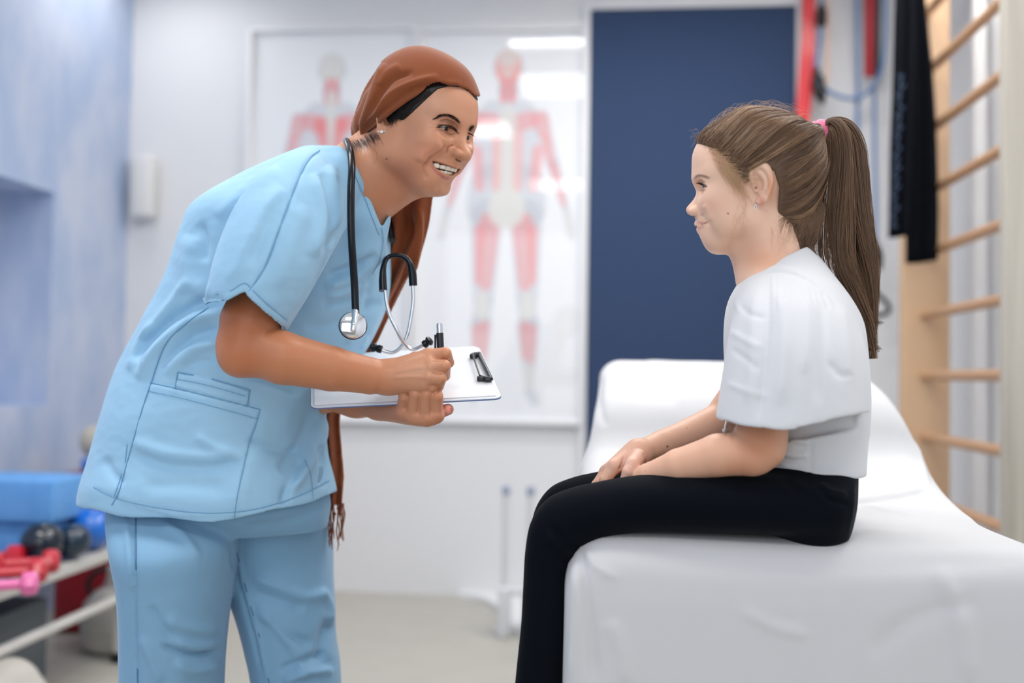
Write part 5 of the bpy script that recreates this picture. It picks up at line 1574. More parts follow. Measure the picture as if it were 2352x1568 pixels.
def gface_detail(sk):
    kw = dict(fmin=-.2)
    sk.stroke([(1610, 492), (1617, 500), (1623, 510), (1628, 520)], 4, -.0016, **kw)          # mouth corner fold
    sk.stroke([(1614, 470), (1624, 480), (1630, 495), (1632, 508)], 7, .0018, **kw)
    sk.stroke([(1604, 437), (1612, 440), (1622, 438)], 3, -.0009, **kw)
    sk.stroke([(1601, 419), (1610, 416), (1621, 422)], 2.2, -.0010, **kw)
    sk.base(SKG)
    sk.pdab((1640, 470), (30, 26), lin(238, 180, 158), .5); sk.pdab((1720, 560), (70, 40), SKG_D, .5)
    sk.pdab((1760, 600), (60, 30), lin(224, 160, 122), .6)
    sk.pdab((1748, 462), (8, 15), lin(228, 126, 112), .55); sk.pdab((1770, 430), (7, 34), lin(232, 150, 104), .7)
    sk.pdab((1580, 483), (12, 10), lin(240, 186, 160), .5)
    sk.pline([(1600, 511), (1608, 510), (1616, 511), (1622, 511)], 2.4, lin(206, 130, 122), .6, fmin=-.5, pw=3)
    sk.pline([(1602, 525), (1609, 523), (1616, 518)], 3.4, lin(214, 140, 132), .6, fmin=-.5, pw=3)
    sk.pline([(1595, 411), (1602, 404), (1614, 404), (1632, 410)], 3.2, lin(120, 82, 62), .8, pw=3, fmin=-.3, ends=.25)
    sk.pline([(1602, 420), (1608, 421), (1616, 424), (1624, 429)], 2.4, lin(60, 36, 28), .95, pw=3, fmin=-.5)
    sk.pline([(1608, 437), (1614, 437), (1621, 433)], 1.2, lin(160, 110, 90), .5, pw=3, fmin=-.5)
    sk.pdab((1593, 497), (4, 2.4), lin(120, 62, 48), .8, pw=2); sk.pline([(1607, 514), (1614, 514), (1621, 512), (1626, 509)], 1.2, lin(130, 70, 62), .8, fmin=-.6)  # nostril shade painted into the skin colour, then the mouth line
    sk.pdab((1672, 490), (2.2, 2.2), lin(110, 60, 40), .9, pw=2)
gface_detail(sk)
crown = [(1761, 222, 1761, 247, 46), (1822, 222, 1818, 262, 46), (1866, 252, 1858, 283, 34), (1704, 247, 1704, 247, 40), (1642, 278, 1642, 278, 40), (1740, 330, 1740, 330, 60), (1880, 320, 1876, 322, 30)]
sk.warp(crown)
ghead = sk
# arms, hands
v = Vol(*bbox([P(1370, 900, 1.34), P(1860, 640, 1.33), P(1370, 1150, 1.34), P(1850, 1110, 1.66), P(1370, 900, 1.66)], .01), .0014)
v.chain([P(1800, 760, 1.42), P(1775, 900, 1.395), P(1742, 1022, 1.385)], [.028, .033, .0325], .02)
v.chain([P(1742, 1022, 1.385), P(1726, 1044, 1.385)], [.0325, .027], .02)
v.chain([P(1722, 1040, 1.385), P(1650, 1045, 1.395), P(1560, 1070, 1.415), P(1492, 1092, 1.435), P(1462, 1104, 1.448)], [.0305, .0290, .0240, .0180, .0165], .004)
v.chain([P(1790, 760, 1.58), P(1730, 860, 1.61), P(1655, 962, 1.605)], [.034, .030, .027], .02)
v.chain([P(1655, 965, 1.60), P(1590, 995, 1.575), P(1520, 1020, 1.535), P(1468, 1040, 1.500)], [.0280, .0250, .0210, .0180], .004)
# far hand lying on top, thumb towards the camera
hw = P(1466, 1040, 1.498)
gm = [P(1412, 1070, 1.470), P(1400, 1078, 1.484), P(1392, 1082, 1.500), P(1390, 1088, 1.515)]
for q, r in zip(gm, (.0105, .0105, .010, .009)): v.cone(hw, q, .0165, r, .010)
for i, q in enumerate(gm):
    a = q + np.array([-.014, -.004, -.020]) ; b = a + np.array([.004, -.004, -.018]); c = b + np.array([.012, -.002, -.008])
    finger(v, [q, a, b, c], (.0098 - .0006 * i, .0085 - .0005 * i, .0075, .0066), .002, .004)
v.chain([P(1466, 1050, 1.470), P(1452, 1066, 1.447), P(1443, 1084, 1.440), P(1437, 1098, 1.440)], [.0125, .0100, .0090, .0075], .004, kk=.0025)
# near hand underneath
hn = P(1455, 1108, 1.455)
for i, dy in enumerate((0.0, .013, .026, .038)):
    q = P(1420, 1126, 1.440 + dy)
    v.cone(hn, q, .014, .0095, .008)
    finger(v, [q, q + np.array([-.020, .002, -.008]), q + np.array([-.034, .004, -.020]), q + np.array([-.038, .006, -.032])], (.0088, .008, .007, .006), .002, .003)
sk = v.mesh(1)
sk.stroke([(1432, 1048), (1431, 1060), (1427, 1072), (1420, 1080)], 3.2, -.0026, fmin=-.1)
sk.stroke([(1421, 1073), (1428, 1078)], 4, -.002, fmin=-.1)
sk.stroke([(1478, 1040), (1483, 1052), (1480, 1066)], 3, -.002, fmin=-.2)
sk.stroke([(1668, 1000), (1672, 985), (1690, 975)], 6, -.002, fmin=-.1)
sk.base(lin(228, 178, 150))
sk.pdab((1740, 1010), (60, 60), lin(200, 132, 92), .85); sk.pdab((1440, 1060), (40, 40), lin(232, 184, 164), .8); sk.pdab((1560, 985), (90, 40), lin(226, 180, 156), .5)
sk.pdab((1700, 1075), (60, 20), lin(190, 120, 84), .5)
sk.pdab((1533, 1025), (2.6, 2.6), lin(96, 48, 34), .95, pw=2); sk.pdab((1578, 983), (1.5, 1.5), lin(190, 110, 80), .8, pw=2); sk.pdab((1482, 1081), (1.5, 1.5), lin(150, 80, 50), .8, pw=2)
sk.pline([(1441, 1072), (1450, 1078)], 1.2, lin(200, 140, 120), .6); sk.pdab((1434, 1097), (4, 3), lin(240, 214, 206), .8)
garm = sk
v = Vol(*bbox([P(1660, 700, 1.36), P(1990, 1100, 1.36), P(1660, 650, 1.64), P(1990, 1100, 1.64)], .02), .004)
v.chain([P(1800, 700, 1.5), P(1830, 850, 1.5), P(1850, 1030, 1.5)], [.055, .070, .060], .02)
v.chain([P(1800, 750, 1.43), P(1800, 750, 1.57)], [.030, .030], .03)
gtor = v.mesh(1).base(SKG)
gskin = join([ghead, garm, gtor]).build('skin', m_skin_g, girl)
for sg in (-1, 1):
    eyeball('eye', GH(0.0643, sg * 0.031, 0.0185), GR @ np.array([1, -sg * 0.0, 0.05]), 0.0150 * GL, girl, lin(70, 74, 78))

# ---- hair
m_hair_g = bpy.data.materials.new('brown_hair'); m_hair_g.use_nodes = True
nt = m_hair_g.node_tree; b_ = nt.nodes['Principled BSDF']; b_.inputs['Roughness'].default_value = .42; b_.inputs['Specular IOR Level'].default_value = .45
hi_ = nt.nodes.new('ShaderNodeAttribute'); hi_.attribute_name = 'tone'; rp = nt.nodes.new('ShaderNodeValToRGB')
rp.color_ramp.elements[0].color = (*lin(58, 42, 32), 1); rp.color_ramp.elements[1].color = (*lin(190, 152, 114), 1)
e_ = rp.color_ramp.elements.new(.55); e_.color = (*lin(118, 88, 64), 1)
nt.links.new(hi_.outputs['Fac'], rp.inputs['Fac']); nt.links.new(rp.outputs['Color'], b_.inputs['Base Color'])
m_fuzz = bpy.data.materials.new('fair_hair'); m_fuzz.use_nodes = True
b_ = m_fuzz.node_tree.nodes['Principled BSDF']; b_.inputs['Base Color'].default_value = (*lin(210, 172, 134), 1); b_.inputs['Roughness'].default_value = .4
m_scalp = mat('brown_hair_base', lin(96, 72, 54), 0.6, bump=[((60, 60, 400), .3, .001, 'noise')])
v = Vol(GC - .15, GC + .15, .0016)
G_ = lambda c, r, k, op='add': v.ell(GH(*c), np.array(r) * GL, GR, k, op)
G_((-0.008, 0, 0.042), (0.0985, 0.0785, 0.0875), 0)
G_((-0.045, 0, 0.058), (0.078, 0.078, 0.085), .03)
G_((0.030, 0, 0.047), (0.0635, 0.066, 0.0685), .02)
tie = P(1866, 304, 1.505)
v.cone(GH(-.07, 0, .085), tie, .045, .012, .03)
v.cone(GH(-.05, 0, .0), P(1842, 548, 1.50), .060, .020, .03)
# the hairline
hl = [(1560, 200), (1586, 300), (1600, 330), (1626, 338), (1652, 352), (1676, 378), (1694, 404), (1710, 424), (1722, 418), (1730, 398), (1750, 384), (1778, 392),
      (1790, 430), (1786, 480), (1784, 520), (1800, 548), (1838, 566), (1862, 580), (1862, 660), (1500, 660), (1500, 200)]
cutpoly(v, hl, 1.2, 1.8, .004)
sk = v.mesh(2)
sk.warp(crown)
cap = sk
ghair = sk.build('hair', m_scalp, girl)
from mathutils.bvhtree import BVHTree
bv = BVHTree.FromPolygons(sk.V.tolist(), sk.Q.tolist())
HC = GH(-.02, 0, .035)
rnd = np.random.RandomState(8)
td = tie - HC; tdn = td / np.linalg.norm(td)
NV = sk.normals(); out_ = (np.einsum('ij,ij->i', NV, sk.V - HC) > 0.02)
cand = np.where(out_)[0]
strands = []; tones = []; fstr = []; fton = []
def surf(dirv, lift):
    hit = bv.ray_cast(Vector(HC + dirv * .25), Vector(-dirv), .25)
    return None if hit[0] is None else np.array(hit[0]) + dirv * lift
bsk = BVHTree.FromPolygons(ghead.V.tolist(), ghead.Q.tolist())
def surf2(dirv, lift):
    """the hair base where there is one, else the skin"""
    a = bv.ray_cast(Vector(HC + dirv * .25), Vector(-dirv), .25); b = bsk.ray_cast(Vector(HC + dirv * .25), Vector(-dirv), .25)
    da = a[3] if a[0] is not None else 9; db = b[3] if b[0] is not None else 9
    h_ = a if da <= db else b
    return None if h_[0] is None else np.array(h_[0]) + dirv * lift
roots = sk.V[cand]
ncl = 420
cl = roots[rnd.randint(len(roots), size=ncl)]; clt = rnd.rand(ncl); clw = rnd.randn(ncl) * .045; cll = rnd.rand(ncl)
def run(r0, k, spread, lift0, tone_, front=False):
    d0 = r0 - HC; d0 /= np.linalg.norm(d0)
    dc = cl[k] - HC; dc /= np.linalg.norm(dc)
    ang = math.acos(np.clip(d0 @ tdn, -1, 1))
    if ang < .12: return
    n = 12; pts = []; ph = k * 1.7
    ax = np.cross(dc, tdn); ax /= np.linalg.norm(ax) + 1e-9
    off = np.dot(d0 - dc, ax)
    tmax = 1.0 if rnd.rand() < .6 else .5 + rnd.rand() * .4
    for j in range(n):
        t = j / (n - 1) * tmax
        d = (math.sin((1 - t) * ang) * d0 + math.sin(t * ang) * tdn) / math.sin(ang)
        s_ = math.sin(t * math.pi)
        d = d - ax * off * s_ * .75 + ax * (clw[k] * s_ + .010 * math.sin(ph + t * 8) + spread * s_) + np.array([0, 0, -.12]) * s_ * (.7 if d0[0] < 0 else .2)
        d /= np.linalg.norm(d)
        q = (surf2 if front else surf)(d, (lift0 + cll[k] * .0035 * s_) * min(1, .1 + t * 4) + .0003)
        if q is None: break
        if pts and np.linalg.norm(q - pts[-1]) > .05: break
        pts.append(q)
    if len(pts) > 3:
        a_ = np.array(pts); q_ = proj(a_)
        q_ = np.vstack([q_[:-1] * (1 - u_) + q_[1:] * u_ for u_ in (0, .25, .5, .75)])
        if ((((q_ - [1756, 430]) / [28, 54]) ** 2).sum(1) < 1).any() and a_[:, 1].min() < 1.47: return
        (fstr if front else strands).append(a_); (fton if front else tones).append(tone_)
gF = GR[:, 0]
for i in range(14000):
    r0 = roots[rnd.randint(len(roots))]
    k = int(np.argmin(((cl - r0) ** 2).sum(1)))
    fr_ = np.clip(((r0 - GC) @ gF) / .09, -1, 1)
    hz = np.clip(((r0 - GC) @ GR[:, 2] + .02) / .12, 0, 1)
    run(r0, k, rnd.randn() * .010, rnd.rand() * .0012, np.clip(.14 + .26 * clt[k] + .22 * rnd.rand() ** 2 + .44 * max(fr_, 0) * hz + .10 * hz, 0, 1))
# soft hairline: strands that start on the skin just in front of the hair
hlp = spline([(1600, 326), (1624, 337), (1650, 350), (1674, 376), (1692, 402), (1706, 424), (1722, 416)], 12)
hlp2 = spline([(1788, 400), (1792, 440), (1788, 490), (1790, 530), (1806, 552), (1840, 566)], 12)
def on_head(a, b, V_):
    px_ = proj(V_); m_ = (np.abs(px_ - np.array([a, b])).max(1) < 3)
    return P(a, b, V_[m_, 1].min()) if m_.any() else None
HV = ghead.V
for line, n_, dx, dy in ((hlp, 900, -1.5, 1), (hlp2, 300, -1, 0)):
    for i in range(n_):
        q = line[rnd.randint(len(line))]
        p0 = on_head(q[0] + dx * rnd.rand() * 2 + rnd.randn() * 1.5, q[1] + dy * rnd.rand() * 2 + rnd.randn() * 3, HV)
        if p0 is None: continue
        for mir in (0, 1):
            p1 = p0
            if mir:
                l_ = GR.T @ (p0 - GC); l_[1] *= -1; p1 = GC + GR @ l_
            k = int(np.argmin(((cl - p1) ** 2).sum(1)))
            run(p1, k, rnd.randn() * .02, .0008, np.clip(.45 + .4 * rnd.rand(), 0, 1), True)
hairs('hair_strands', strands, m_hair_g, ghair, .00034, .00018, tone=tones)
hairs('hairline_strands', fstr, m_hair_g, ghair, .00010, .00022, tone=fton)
# ponytail: locks of strands following guide lines
ptone = []
def lock(guide, n, rad, curl=0.0, m=26, seed=0, tip=.35, base=.2):
    g = spline(guide, 6); idx = np.linspace(0, len(g) - 1, m); lo_ = np.floor(idx).astype(int); hi2 = np.minimum(lo_ + 1, len(g) - 1); f = (idx - lo_)[:, None]
    c = g[lo_] * (1 - f) + g[hi2] * f; rr = np.random.RandomState(seed); res = []
    T = np.gradient(c, axis=0); T /= np.linalg.norm(T, axis=1)[:, None]
    A = np.cross(T, [0, 1, 0.]); A /= np.linalg.norm(A, axis=1)[:, None]; B = np.cross(T, A)
    t = np.linspace(0, 1, m); prof = np.interp(t, np.linspace(0, 1, len(rad)), rad)
    for k in range(n):
        kc = rr.randint(22); rc = np.random.RandomState(seed * 100 + kc)
        a = rc.rand() * 6.283 + rr.randn() * .22; q = np.clip(math.sqrt(rc.rand()) + rr.randn() * .10, 0, 1.1); ph = rc.rand() * 6 + rr.randn() * .3
        ptone.append(float(np.clip(base + .30 * rc.rand() + .30 * rr.rand() ** 2, 0, 1))); L_ = 1 - tip * rr.rand()
        o = (A * math.cos(a) + B * math.sin(a)) * (q * prof)[:, None]
        o = o + (A * np.sin(ph + t * 7)[:, None] + B * np.cos(ph + t * 6)[:, None]) * (curl * 2.2 * t)[:, None] * (.6 + .4 * rr.rand())
        s_ = c + o; mm = max(6, int(m * L_)); res.append(s_[:mm])
    return res
YT = 1.505
G = lambda L: [P(a, b, YT + c) for a, b, c in L]
pony = []
pony += lock(G([(1896, 305, 0), (1912, 293, 0), (1930, 305, 0), (1945, 345, 0), (1950, 420, .0), (1955, 500, 0), (1968, 580, 0), (1985, 660, 0), (1994, 750, 0), (2000, 858, 0)]), 1500, [.009, .014, .021, .025, .027, .026, .022, .014, .007, .0012], .004, 30, 1)
pony += lock(G([(1896, 305, -.006), (1908, 290, -.010), (1925, 310, -.02), (1930, 370, -.02), (1926, 450, -.02), (1922, 520, -.015), (1926, 600, -.015), (1952, 670, -.01), (1984, 750, -.005), (1996, 820, 0)]), 1100, [.008, .012, .017, .019, .021, .02, .015, .009, .0015], .004, 30, 2)
pony += lock(G([(1896, 306, .006), (1916, 298, .015), (1948, 340, .02), (1960, 420, .02), (1968, 500, .02), (1990, 560, .02), (2004, 600, .02), (1998, 680, .018), (1996, 760, .008)]), 600, [.008, .012, .014, .014, .012, .009, .006, .001], .004, 30, 3)
pony += lock(G([(1985, 560, 0), (2004, 590, 0), (2006, 622, 0), (1990, 650, 0)]), 90, [.006, .004, .003, .0008], .003, 24, 4)
pony += lock(G([(1975, 640, -.01), (1985, 690, -.01), (2000, 725, -.01), (2030, 748, -.01)]), 80, [.006, .005, .002, .0004], .002, 24, 5)
pony += lock(G([(1985, 700, 0), (1998, 750, 0), (2008, 790, 0), (2024, 808, 0)]), 60, [.006, .005, .002, .0004], .002, 24, 6)
hairs('ponytail', pony, m_hair_g, ghair, .00040, .00018, tone=ptone)
# loose nape hair and flyaways
loose = []
for i in range(260):
    x = 1836 + rnd.rand() * 60; y = 470 + rnd.rand() * 50
    loose.append(spline([P(x - 4, y - 14, 1.47), P(x, y, 1.468), P(x - 12 + rnd.randn() * 4, y + 36, 1.468), P(x - 26 + rnd.randn() * 8, y + 66 + rnd.rand() * 22, 1.47)], 5))
for i in range(60):
    x = 1850 + rnd.rand() * 16
    loose.append(spline([P(x, 520, 1.47), P(x + 8 + rnd.randn() * 3, 545, 1.47), P(x + 4 + rnd.randn() * 5, 562, 1.47), P(x + 14, 580 + rnd.rand() * 8, 1.47)], 5))
hairs('nape_hair', loose, m_hair_g, ghair, .00030, .00010, tone=[.25 + .3 * rnd.rand() for _ in loose])
fz = []
for i in range(210):      # fine hair swept back over the temple
    t = rnd.rand(); x = 1618 + 62 * t + rnd.randn() * 5; y = 337 + 66 * t ** 1.2 + rnd.randn() * 6
    L_ = 40 + 50 * rnd.rand(); dy = .10 + .50 * t + rnd.randn() * .10
    q = [(x, y), (x + L_ * .3, y + L_ * (dy + .12) * .3), (x + L_ * .65, y + L_ * dy * .65), (x + L_, y + L_ * (dy - .10))]
    fz.append(np.array([P(a, b, 1.42) for a, b in spline(q, 4)]))
for i in range(130):      # and down in front of the ear
    t = rnd.rand(); x = 1640 + 50 * t + rnd.randn() * 4; y = 362 + 40 * t + rnd.randn() * 5
    L_ = 40 + 45 * rnd.rand()
    q = [(x, y), (x + L_ * .20, y + L_ * .38), (x + L_ * .44 + rnd.randn() * 2, y + L_ * .72), (x + L_ * .58 + rnd.randn() * 4, y + L_)]
    fz.append(np.array([P(a, b, 1.42) for a, b in spline(q, 4)]))
for i in range(12):
    x = 1680 + rnd.rand() * 36; y = 440 + rnd.rand() * 60
    q = [(x, y), (x + 3 + rnd.randn() * 4, y + 22), (x - 2 + rnd.randn() * 8, y + 44), (x - 14 + rnd.randn() * 12, y + 58 + rnd.rand() * 20)]
    fz.append(np.array([P(a, b, 1.42) for a, b in spline(q, 4)]))
for i in range(18):
    x = 1770 + rnd.rand() * 40; y = 500 + rnd.rand() * 40
    q = [(x, y), (x + 4, y + 20), (x + rnd.randn() * 6, y + 38), (x + 8 + rnd.randn() * 10, y + 52)]
    fz.append(np.array([P(a, b, 1.44) for a, b in spline(q, 4)]))
fz = snap(fz, np.vstack([ghead.V, cap.V]), .0011)
for i in range(90):       # flyaways above the crown
    a = rnd.rand(); x = 1608 + 250 * a; y = 245 + 90 * (abs(a - .47) * 1.75) ** 2.4 + 4
    up_ = 10 + rnd.rand() * 22
    q = [(x, y + 6), (x + 12, y - up_ * .5), (x + 34 + rnd.randn() * 8, y - up_ * .6 + rnd.randn() * 4), (x + 58 + rnd.randn() * 14, y + rnd.randn() * 8)]
    fz.append(np.array([P(c, d, 1.50 + .03 * math.sin(i)) for c, d in spline(q, 4)]))
for i in range(10):
    x = 1602 + rnd.rand() * 10; y = 300 + rnd.rand() * 30
    q = [(x, y), (x - 8, y - 3 + rnd.randn() * 5), (x - 16 - rnd.rand() * 8, y + 4 + rnd.randn() * 8)]
    fz.append(np.array([P(c, d, 1.50) for c, d in spline(q, 4)]))
for i in range(5): fz.append(np.array([P(c, d, 1.50) for c, d in spline([(1683, 596), (1686, 612), (1694, 630), (1703 + i, 642)], 4)]))
hairs('loose_hair', fz, m_fuzz, ghair, .00011, .00005)
ti = MB()
td_ = np.array([.92, 0, .25]); td_ /= np.linalg.norm(td_)
ti.lathe([(.0125, -.010), (.0185, -.009), (.0200, -.005), (.0190, -.002), (.0203, .002), (.0198, .006), (.0185, .009), (.0120, .010)], P(1884, 306, 1.505), 30, td_)
ti.build('hair_tie', mat('pink_elastic', lin(240, 120, 156), .7, sheen=.4), girl)
# lashes
ll = []
for i in range(12):
    t = i / 11; a = spline([(1603, 421), (1609, 422), (1616, 425), (1623, 429)], 6)[int(t * 17)]
    ll.append(np.array([P(a[0], a[1], 1), P(a[0] - 2, a[1] + .5, 1), P(a[0] - 5, a[1] - .5, 1)]))
ll = snap(ll, ghead.V, .001)
hairs('eyelashes', ll, m_lash, girl, .0004, .0002)

# ---- clothes
m_blouse = mat('white_cotton', lin(215, 216, 219), 0.8, sheen=.15, spec=.2, sss=.08, sss_rad=(1, 1, 1), sss_scale=.01,
               bump=[((900, 900, 900), 0.1, 0.0004, 'noise'), ((40, 40, 40), 0.2, 0.002, 'noise')])
v = Vol(*bbox([P(1630, 560, 1.28), P(2010, 560, 1.28), P(1630, 1120, 1.28), P(2010, 1110, 1.7), P(1640, 600, 1.7)], .015), .0026)
yg = 1.50
v.loft(sections([(1712, 622, 1858, 562, yg, .048), (1703, 642, 1882, 592, yg, .062), (1690, 658, 1912, 634, yg, .085), (1672, 695, 1950, 690, yg, .118), (1664, 745, 1977, 745, yg, .13), (1664, 820, 1988, 820, yg, .128), (1672, 900, 1994, 900, yg, .122),
                 (1690, 970, 1994, 970, yg, .112), (1705, 1030, 1988, 1030, yg, .105), (1712, 1072, 1984, 1080, yg, .106), (1714, 1080, 1984, 1090, yg, .106)], 6, 64), 0)
SG = [(1740, 628, 1868, 618, 1.475, .03), (1712, 656, 1922, 668, 1.45, .060), (1690, 705, 1955, 720, 1.425, .080), (1672, 780, 1982, 790, 1.405, .090), (1660, 860, 1992, 860, 1.395, .096), (1648, 930, 1994, 925, 1.390, .100), (1643, 962, 1994, 946, 1.388, .101)]
v.loft(sections(SG, 6, 56), .012)
v.loft(sections([(a, b, c, d, 3.0 - Y, z) for a, b, c, d, Y, z in SG], 6, 56), .012)
inn = [(a + 9, b + 4, c - 12, d - 2, Y, z - .006) for a, b, c, d, Y, z in SG[2:]] + [(1648, 1000, 1985, 985, 1.386, .095)]
def minus_torso(v, secs, side):
    w_ = Vol(v.lo, v.lo + (v.n - 1) * v.h, v.h); w_.n = v.n.copy(); w_.A = np.full(w_.n, w_.BG, np.float32)
    w_.loft(sections(secs, 6, 56), 0)
    w_.loft(sections([(1700, 600, 1900, 590, yg, .06), (1680, 690, 1950, 690, yg, .10), (1685, 780, 1985, 780, yg, .100), (1695, 900, 2000, 900, yg, .095), (1715, 1000, 2000, 1000, yg, .098), (1715, 1200, 2000, 1200, yg, .098)], 6, 56), .006, 'sub')
    a = v.A; d = -w_.A; k = .003; h_ = np.maximum(k - np.abs(a - d), 0) / k
    v.A = np.maximum(a, d) + h_ * h_ * k * .25
minus_torso(v, inn, 1)
minus_torso(v, [(a, b, c, d, 3.0 - Y, z) for a, b, c, d, Y, z in inn], -1)
v.loft(sections([(1726, 1110, 1966, 1120, yg, .094), (1726, 1080, 1968, 1090, yg, .094), (1722, 1050, 1968, 1050, yg, .090)], 5, 56), .002, 'sub')
# neck opening
v.loft(sections([(1640, 560, 1840, 480, yg, .055), (1700, 615, 1852, 560, yg, .050), (1722, 650, 1840, 610, yg, .040)], 5, 40), .004, 'sub')
v.blur(1)
sk = v.mesh(2)
sk.warp([(1790, 962, 1792, 990, 70), (1700, 962, 1702, 978, 40), (1880, 960, 1880, 974, 60), (1980, 1085, 1982, 1085, 40)], yr=(1.2, 1.46))
def ST(L, f=-.1):
    for p, w, a in L: sk.stroke(p, w, a, fmin=f)
ST([([(1752, 630), (1775, 624), (1800, 624), (1830, 632), (1866, 650), (1895, 672), (1918, 690)], 3, -.003),
    ([(1752, 622), (1775, 616), (1800, 616), (1830, 624), (1866, 642), (1895, 664)], 5, .0012)])
for x, y, L_, dx in ((1768, 628, 60, 0), (1782, 628, 90, 2), (1797, 629, 70, 3), (1811, 632, 100, 6), (1826, 636, 60, 8), (1842, 642, 56, 12), (1858, 650, 50, 14), (1872, 660, 46, 16), (1887, 670, 40, 18)):
    ST([([(x, y), (x + dx * .5, y + L_ * .5), (x + dx, y + L_)], 3.4, -.0022), ([(x + 7, y), (x + 7 + dx * .5, y + L_ * .5), (x + 7 + dx, y + L_)], 3.4, .0018)])
ST([([(1762, 640), (1764, 720), (1760, 800), (1752, 880), (1740, 960)], 9, -.004), ([(1790, 660), (1800, 740), (1800, 830), (1790, 930)], 16, .004), ([(1740, 660), (1730, 740), (1728, 830), (1718, 930)], 14, .003),
    ([(1885, 690), (1890, 760), (1880, 850), (1876, 930)], 12, -.003), ([(1850, 680), (1855, 760), (1846, 860)], 14, .003), ([(1930, 700), (1945, 780), (1950, 880)], 14, .003),
    ([(1700, 700), (1720, 720), (1760, 730)], 7, -.002), ([(1676, 760), (1710, 780), (1750, 800)], 8, .002), ([(1680, 800), (1720, 830), (1745, 850)], 7, -.002), ([(1670, 880), (1720, 900), (1770, 912)], 7, .0018),
    ([(1905, 830), (1930, 860), (1960, 860)], 9, -.003), ([(1668, 968), (1720, 980), (1790, 988), (1860, 984)], 2, -.0008),
    ([(1862, 1005), (1862, 1050), (1863, 1088)], 3, -.0026),
    ([(1858, 1015), (1830, 1012), (1795, 1000)], 5, .003), ([(1858, 1024), (1830, 1024), (1790, 1012)], 4, -.003), ([(1858, 1042), (1830, 1046), (1800, 1040), (1780, 1030)], 6, .004), ([(1856, 1056), (1830, 1062), (1800, 1056), (1770, 1046)], 5, -.004), ([(1780, 1058), (1810, 1068), (1850, 1064)], 5, .003),
    ([(1755, 1066), (1790, 1078), (1860, 1080), (1930, 1082), (1982, 1070)], 2, -.0008), ([(1700, 660), (1690, 690), (1700, 720)], 6, .002)])
sk.soften(3, .5)
sk.build('blouse', m_blouse, girl)
tiec = MB(); tiec.tube(spline([P(1668, 968, 1.47), P(1666, 978, 1.465), P(1665, 986, 1.464)], 4), .0016, 8).lathe([(0, -.004), (.003, -.001), (.003, .003), (0, .004)], P(1664, 990, 1.464), 12)
tiec.build('cord', m_blouse, girl)

m_legg = mat('navy_jersey', lin(7, 12, 20), 0.85, sheen=.03, spec=.08, bump=[((1200, 1200, 1200), .15, .0003, 'noise')])
TH = [(1950, 1108, 1926, 1226, 1.43, .055, 2.3), (1900, 1096, 1890, 1231, 1.425, .068, 2.3), (1800, 1086, 1800, 1226, 1.42, .068, 2.3), (1700, 1087, 1700, 1222, 1.42, .064, 2.2), (1600, 1084, 1600, 1220, 1.42, .060, 2.1), (1500, 1088, 1500, 1219, 1.42, .055, 2), (1430, 1096, 1436, 1224, 1.42, .052, 2),
      (1370, 1107, 1388, 1236, 1.42, .050, 2), (1310, 1121, 1356, 1252, 1.42, .048, 2), (1256, 1146, 1334, 1268, 1.42, .047, 2), (1220, 1196, 1322, 1292, 1.42, .046, 2), (1207, 1260, 1318, 1322, 1.42, .045, 2), (1202, 1340, 1322, 1360, 1.42, .045, 2), (1198, 1420, 1322, 1425, 1.42, .045, 2), (1190, 1500, 1310, 1500, 1.42, .043, 2),
      (1183, 1568, 1296, 1568, 1.42, .040, 2), (1172, 1680, 1268, 1680, 1.42, .034, 2), (1166, 1770, 1250, 1770, 1.42, .031, 2)]
v = Vol(*bbox([P(1150, 1060, 1.33), P(1990, 1050, 1.33), P(1150, 1790, 1.35), P(1990, 1040, 1.68), P(1150, 1790, 1.62)], .015), .003)
v.loft(sections(TH, 6, 48), 0)
far = np.array([sections(TH, 6, 48)])[0] + np.array([-.004, .145, 0.0])
v.loft(far, .012)
v.loft(sections([(1730, 1060, 1962, 1068, 1.5, .10, 2.4), (1735, 1100, 1960, 1110, 1.5, .11, 2.4), (1745, 1150, 1954, 1160, 1.5, .12, 2.4), (1755, 1200, 1938, 1215, 1.5, .12, 2.4), (1765, 1222, 1915, 1236, 1.5, .11, 2.4)], 6, 56), .02)
sk = v.mesh(2)
ST([([(1262, 1204), (1300, 1240), (1340, 1262)], 6, -.003), ([(1255, 1225), (1290, 1262), (1322, 1280)], 6, .003), ([(1250, 1250), (1285, 1282), (1318, 1300)], 5, -.003), ([(1350, 1190), (1372, 1215), (1390, 1232)], 8, -.002),
    ([(1880, 1110), (1910, 1130), (1945, 1136)], 8, .003), ([(1890, 1135), (1920, 1152), (1950, 1156)], 6, -.004), ([(1800, 1100), (1850, 1140), (1900, 1170)], 10, -.002)])
sk.build('leggings', m_legg, girl)
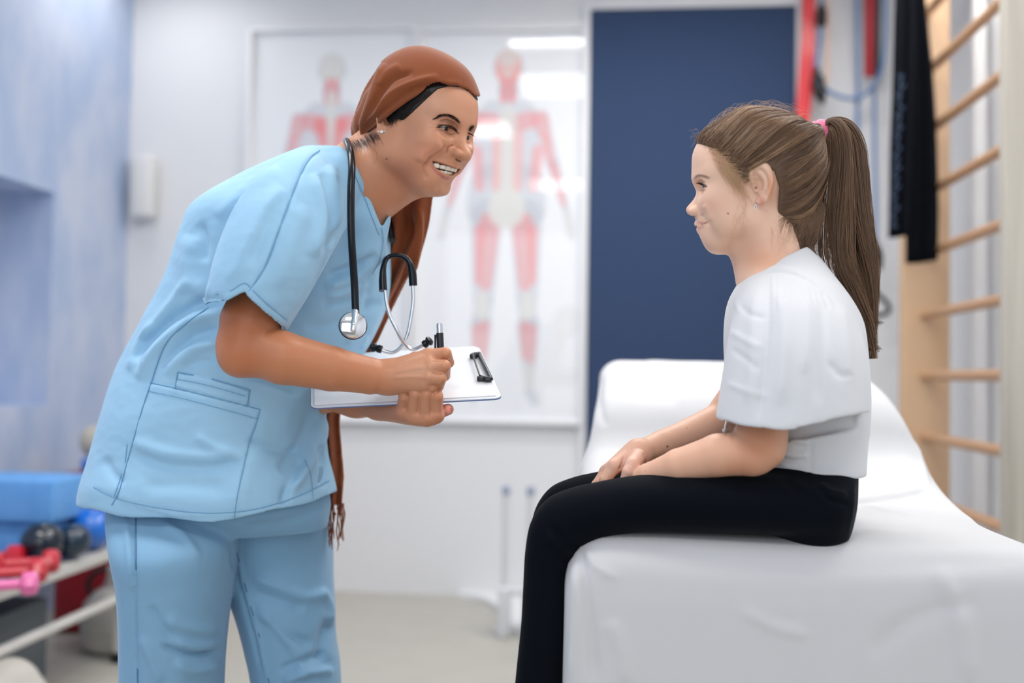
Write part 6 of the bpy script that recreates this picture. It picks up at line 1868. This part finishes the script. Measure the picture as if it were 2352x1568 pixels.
# shoes with laces
m_shoeg = mat('rose_leather', lin(214, 160, 138), .5); m_sole = mat('white_rubber_sole', lin(230, 228, 224), .6)
for dy in (0, .145):
    a0 = P(1194, 1800, 1.42) + np.array([0, dy, 0])
    sh = empty('shoe', a0, 'rose leather shoe on the girl\'s ' + ('nearer' if dy == 0 else 'farther') + ' foot, laced with pale cord', 'shoe')
    v = Vol(a0 + (-.17, -.06, -.09), a0 + (.07, .06, .07), .003)
    v.chain([a0 + (.0, 0, .03), a0 + (0, 0, -.02), a0 + (-.06, 0, -.035), a0 + (-.11, 0, -.045)], [.033, .036, .034, .026], .02, flat=((0, 1, 0), .95))
    v.cone(a0 + (.02, 0, -.04), a0 + (.0, 0, -.04), .032, .032, .02)
    v.plane(a0 + (0, 0, -.066), (0, 0, -1), .004)
    v.cone(a0 + (0, 0, .08), a0 + (0, 0, .01), .029, .029, .004, 'sub')
    v.mesh(2).build('upper', m_shoeg, sh)
    v = Vol(a0 + (-.17, -.06, -.1), a0 + (.07, .06, 0), .003)
    v.chain([a0 + (.015, 0, -.066), a0 + (-.06, 0, -.066), a0 + (-.112, 0, -.066)], [.037, .037, .028], .01, flat=((0, 0, 1), .3))
    v.mesh(1).build('sole', m_sole, sh)
    lc = MB()
    for i in range(4):
        c = a0 + (-.048 - .014 * i, 0, .004 - .008 * i)
        lc.tube(spline([c + (0, -.024, -.010), c + (0, -.012, .004), c + (-.004, .0, .007), c + (0, .012, .004), c + (0, .024, -.010)], 5), .0018, 8)
    lc.tube(spline([a0 + (-.045, 0, .012), a0 + (-.05, -.02, .020), a0 + (-.07, -.028, .012), a0 + (-.08, -.024, -.002)], 5), .0018, 8)
    lc.tube(spline([a0 + (-.045, 0, .012), a0 + (-.06, .02, .026), a0 + (-.075, .014, .016), a0 + (-.05, 0, .014)], 5), .0018, 8)
    lc.build('laces', m_sole, sh)
# earring
eg = empty('hoop_earring', P(1737, 480, 1.42), 'small silver hoop in the lobe of the girl\'s ear', 'earring')
px = proj(ghead.V); mk = (np.abs(px - np.array([1737, 478])).max(1) < 4); yl = ghead.V[mk, 1].min() if mk.any() else 1.43
c = P(1735, 479, yl + .001)
hp = [c + np.array([.0025 * math.sin(t) * .8, -.004 * math.cos(t) * .9, .0052 * math.cos(t)]) for t in np.linspace(0, 6.283, 25)[:-1]]
MB().tube(np.array(hp), .0009, 8, closed=True).build('hoop', m_chrome, eg)
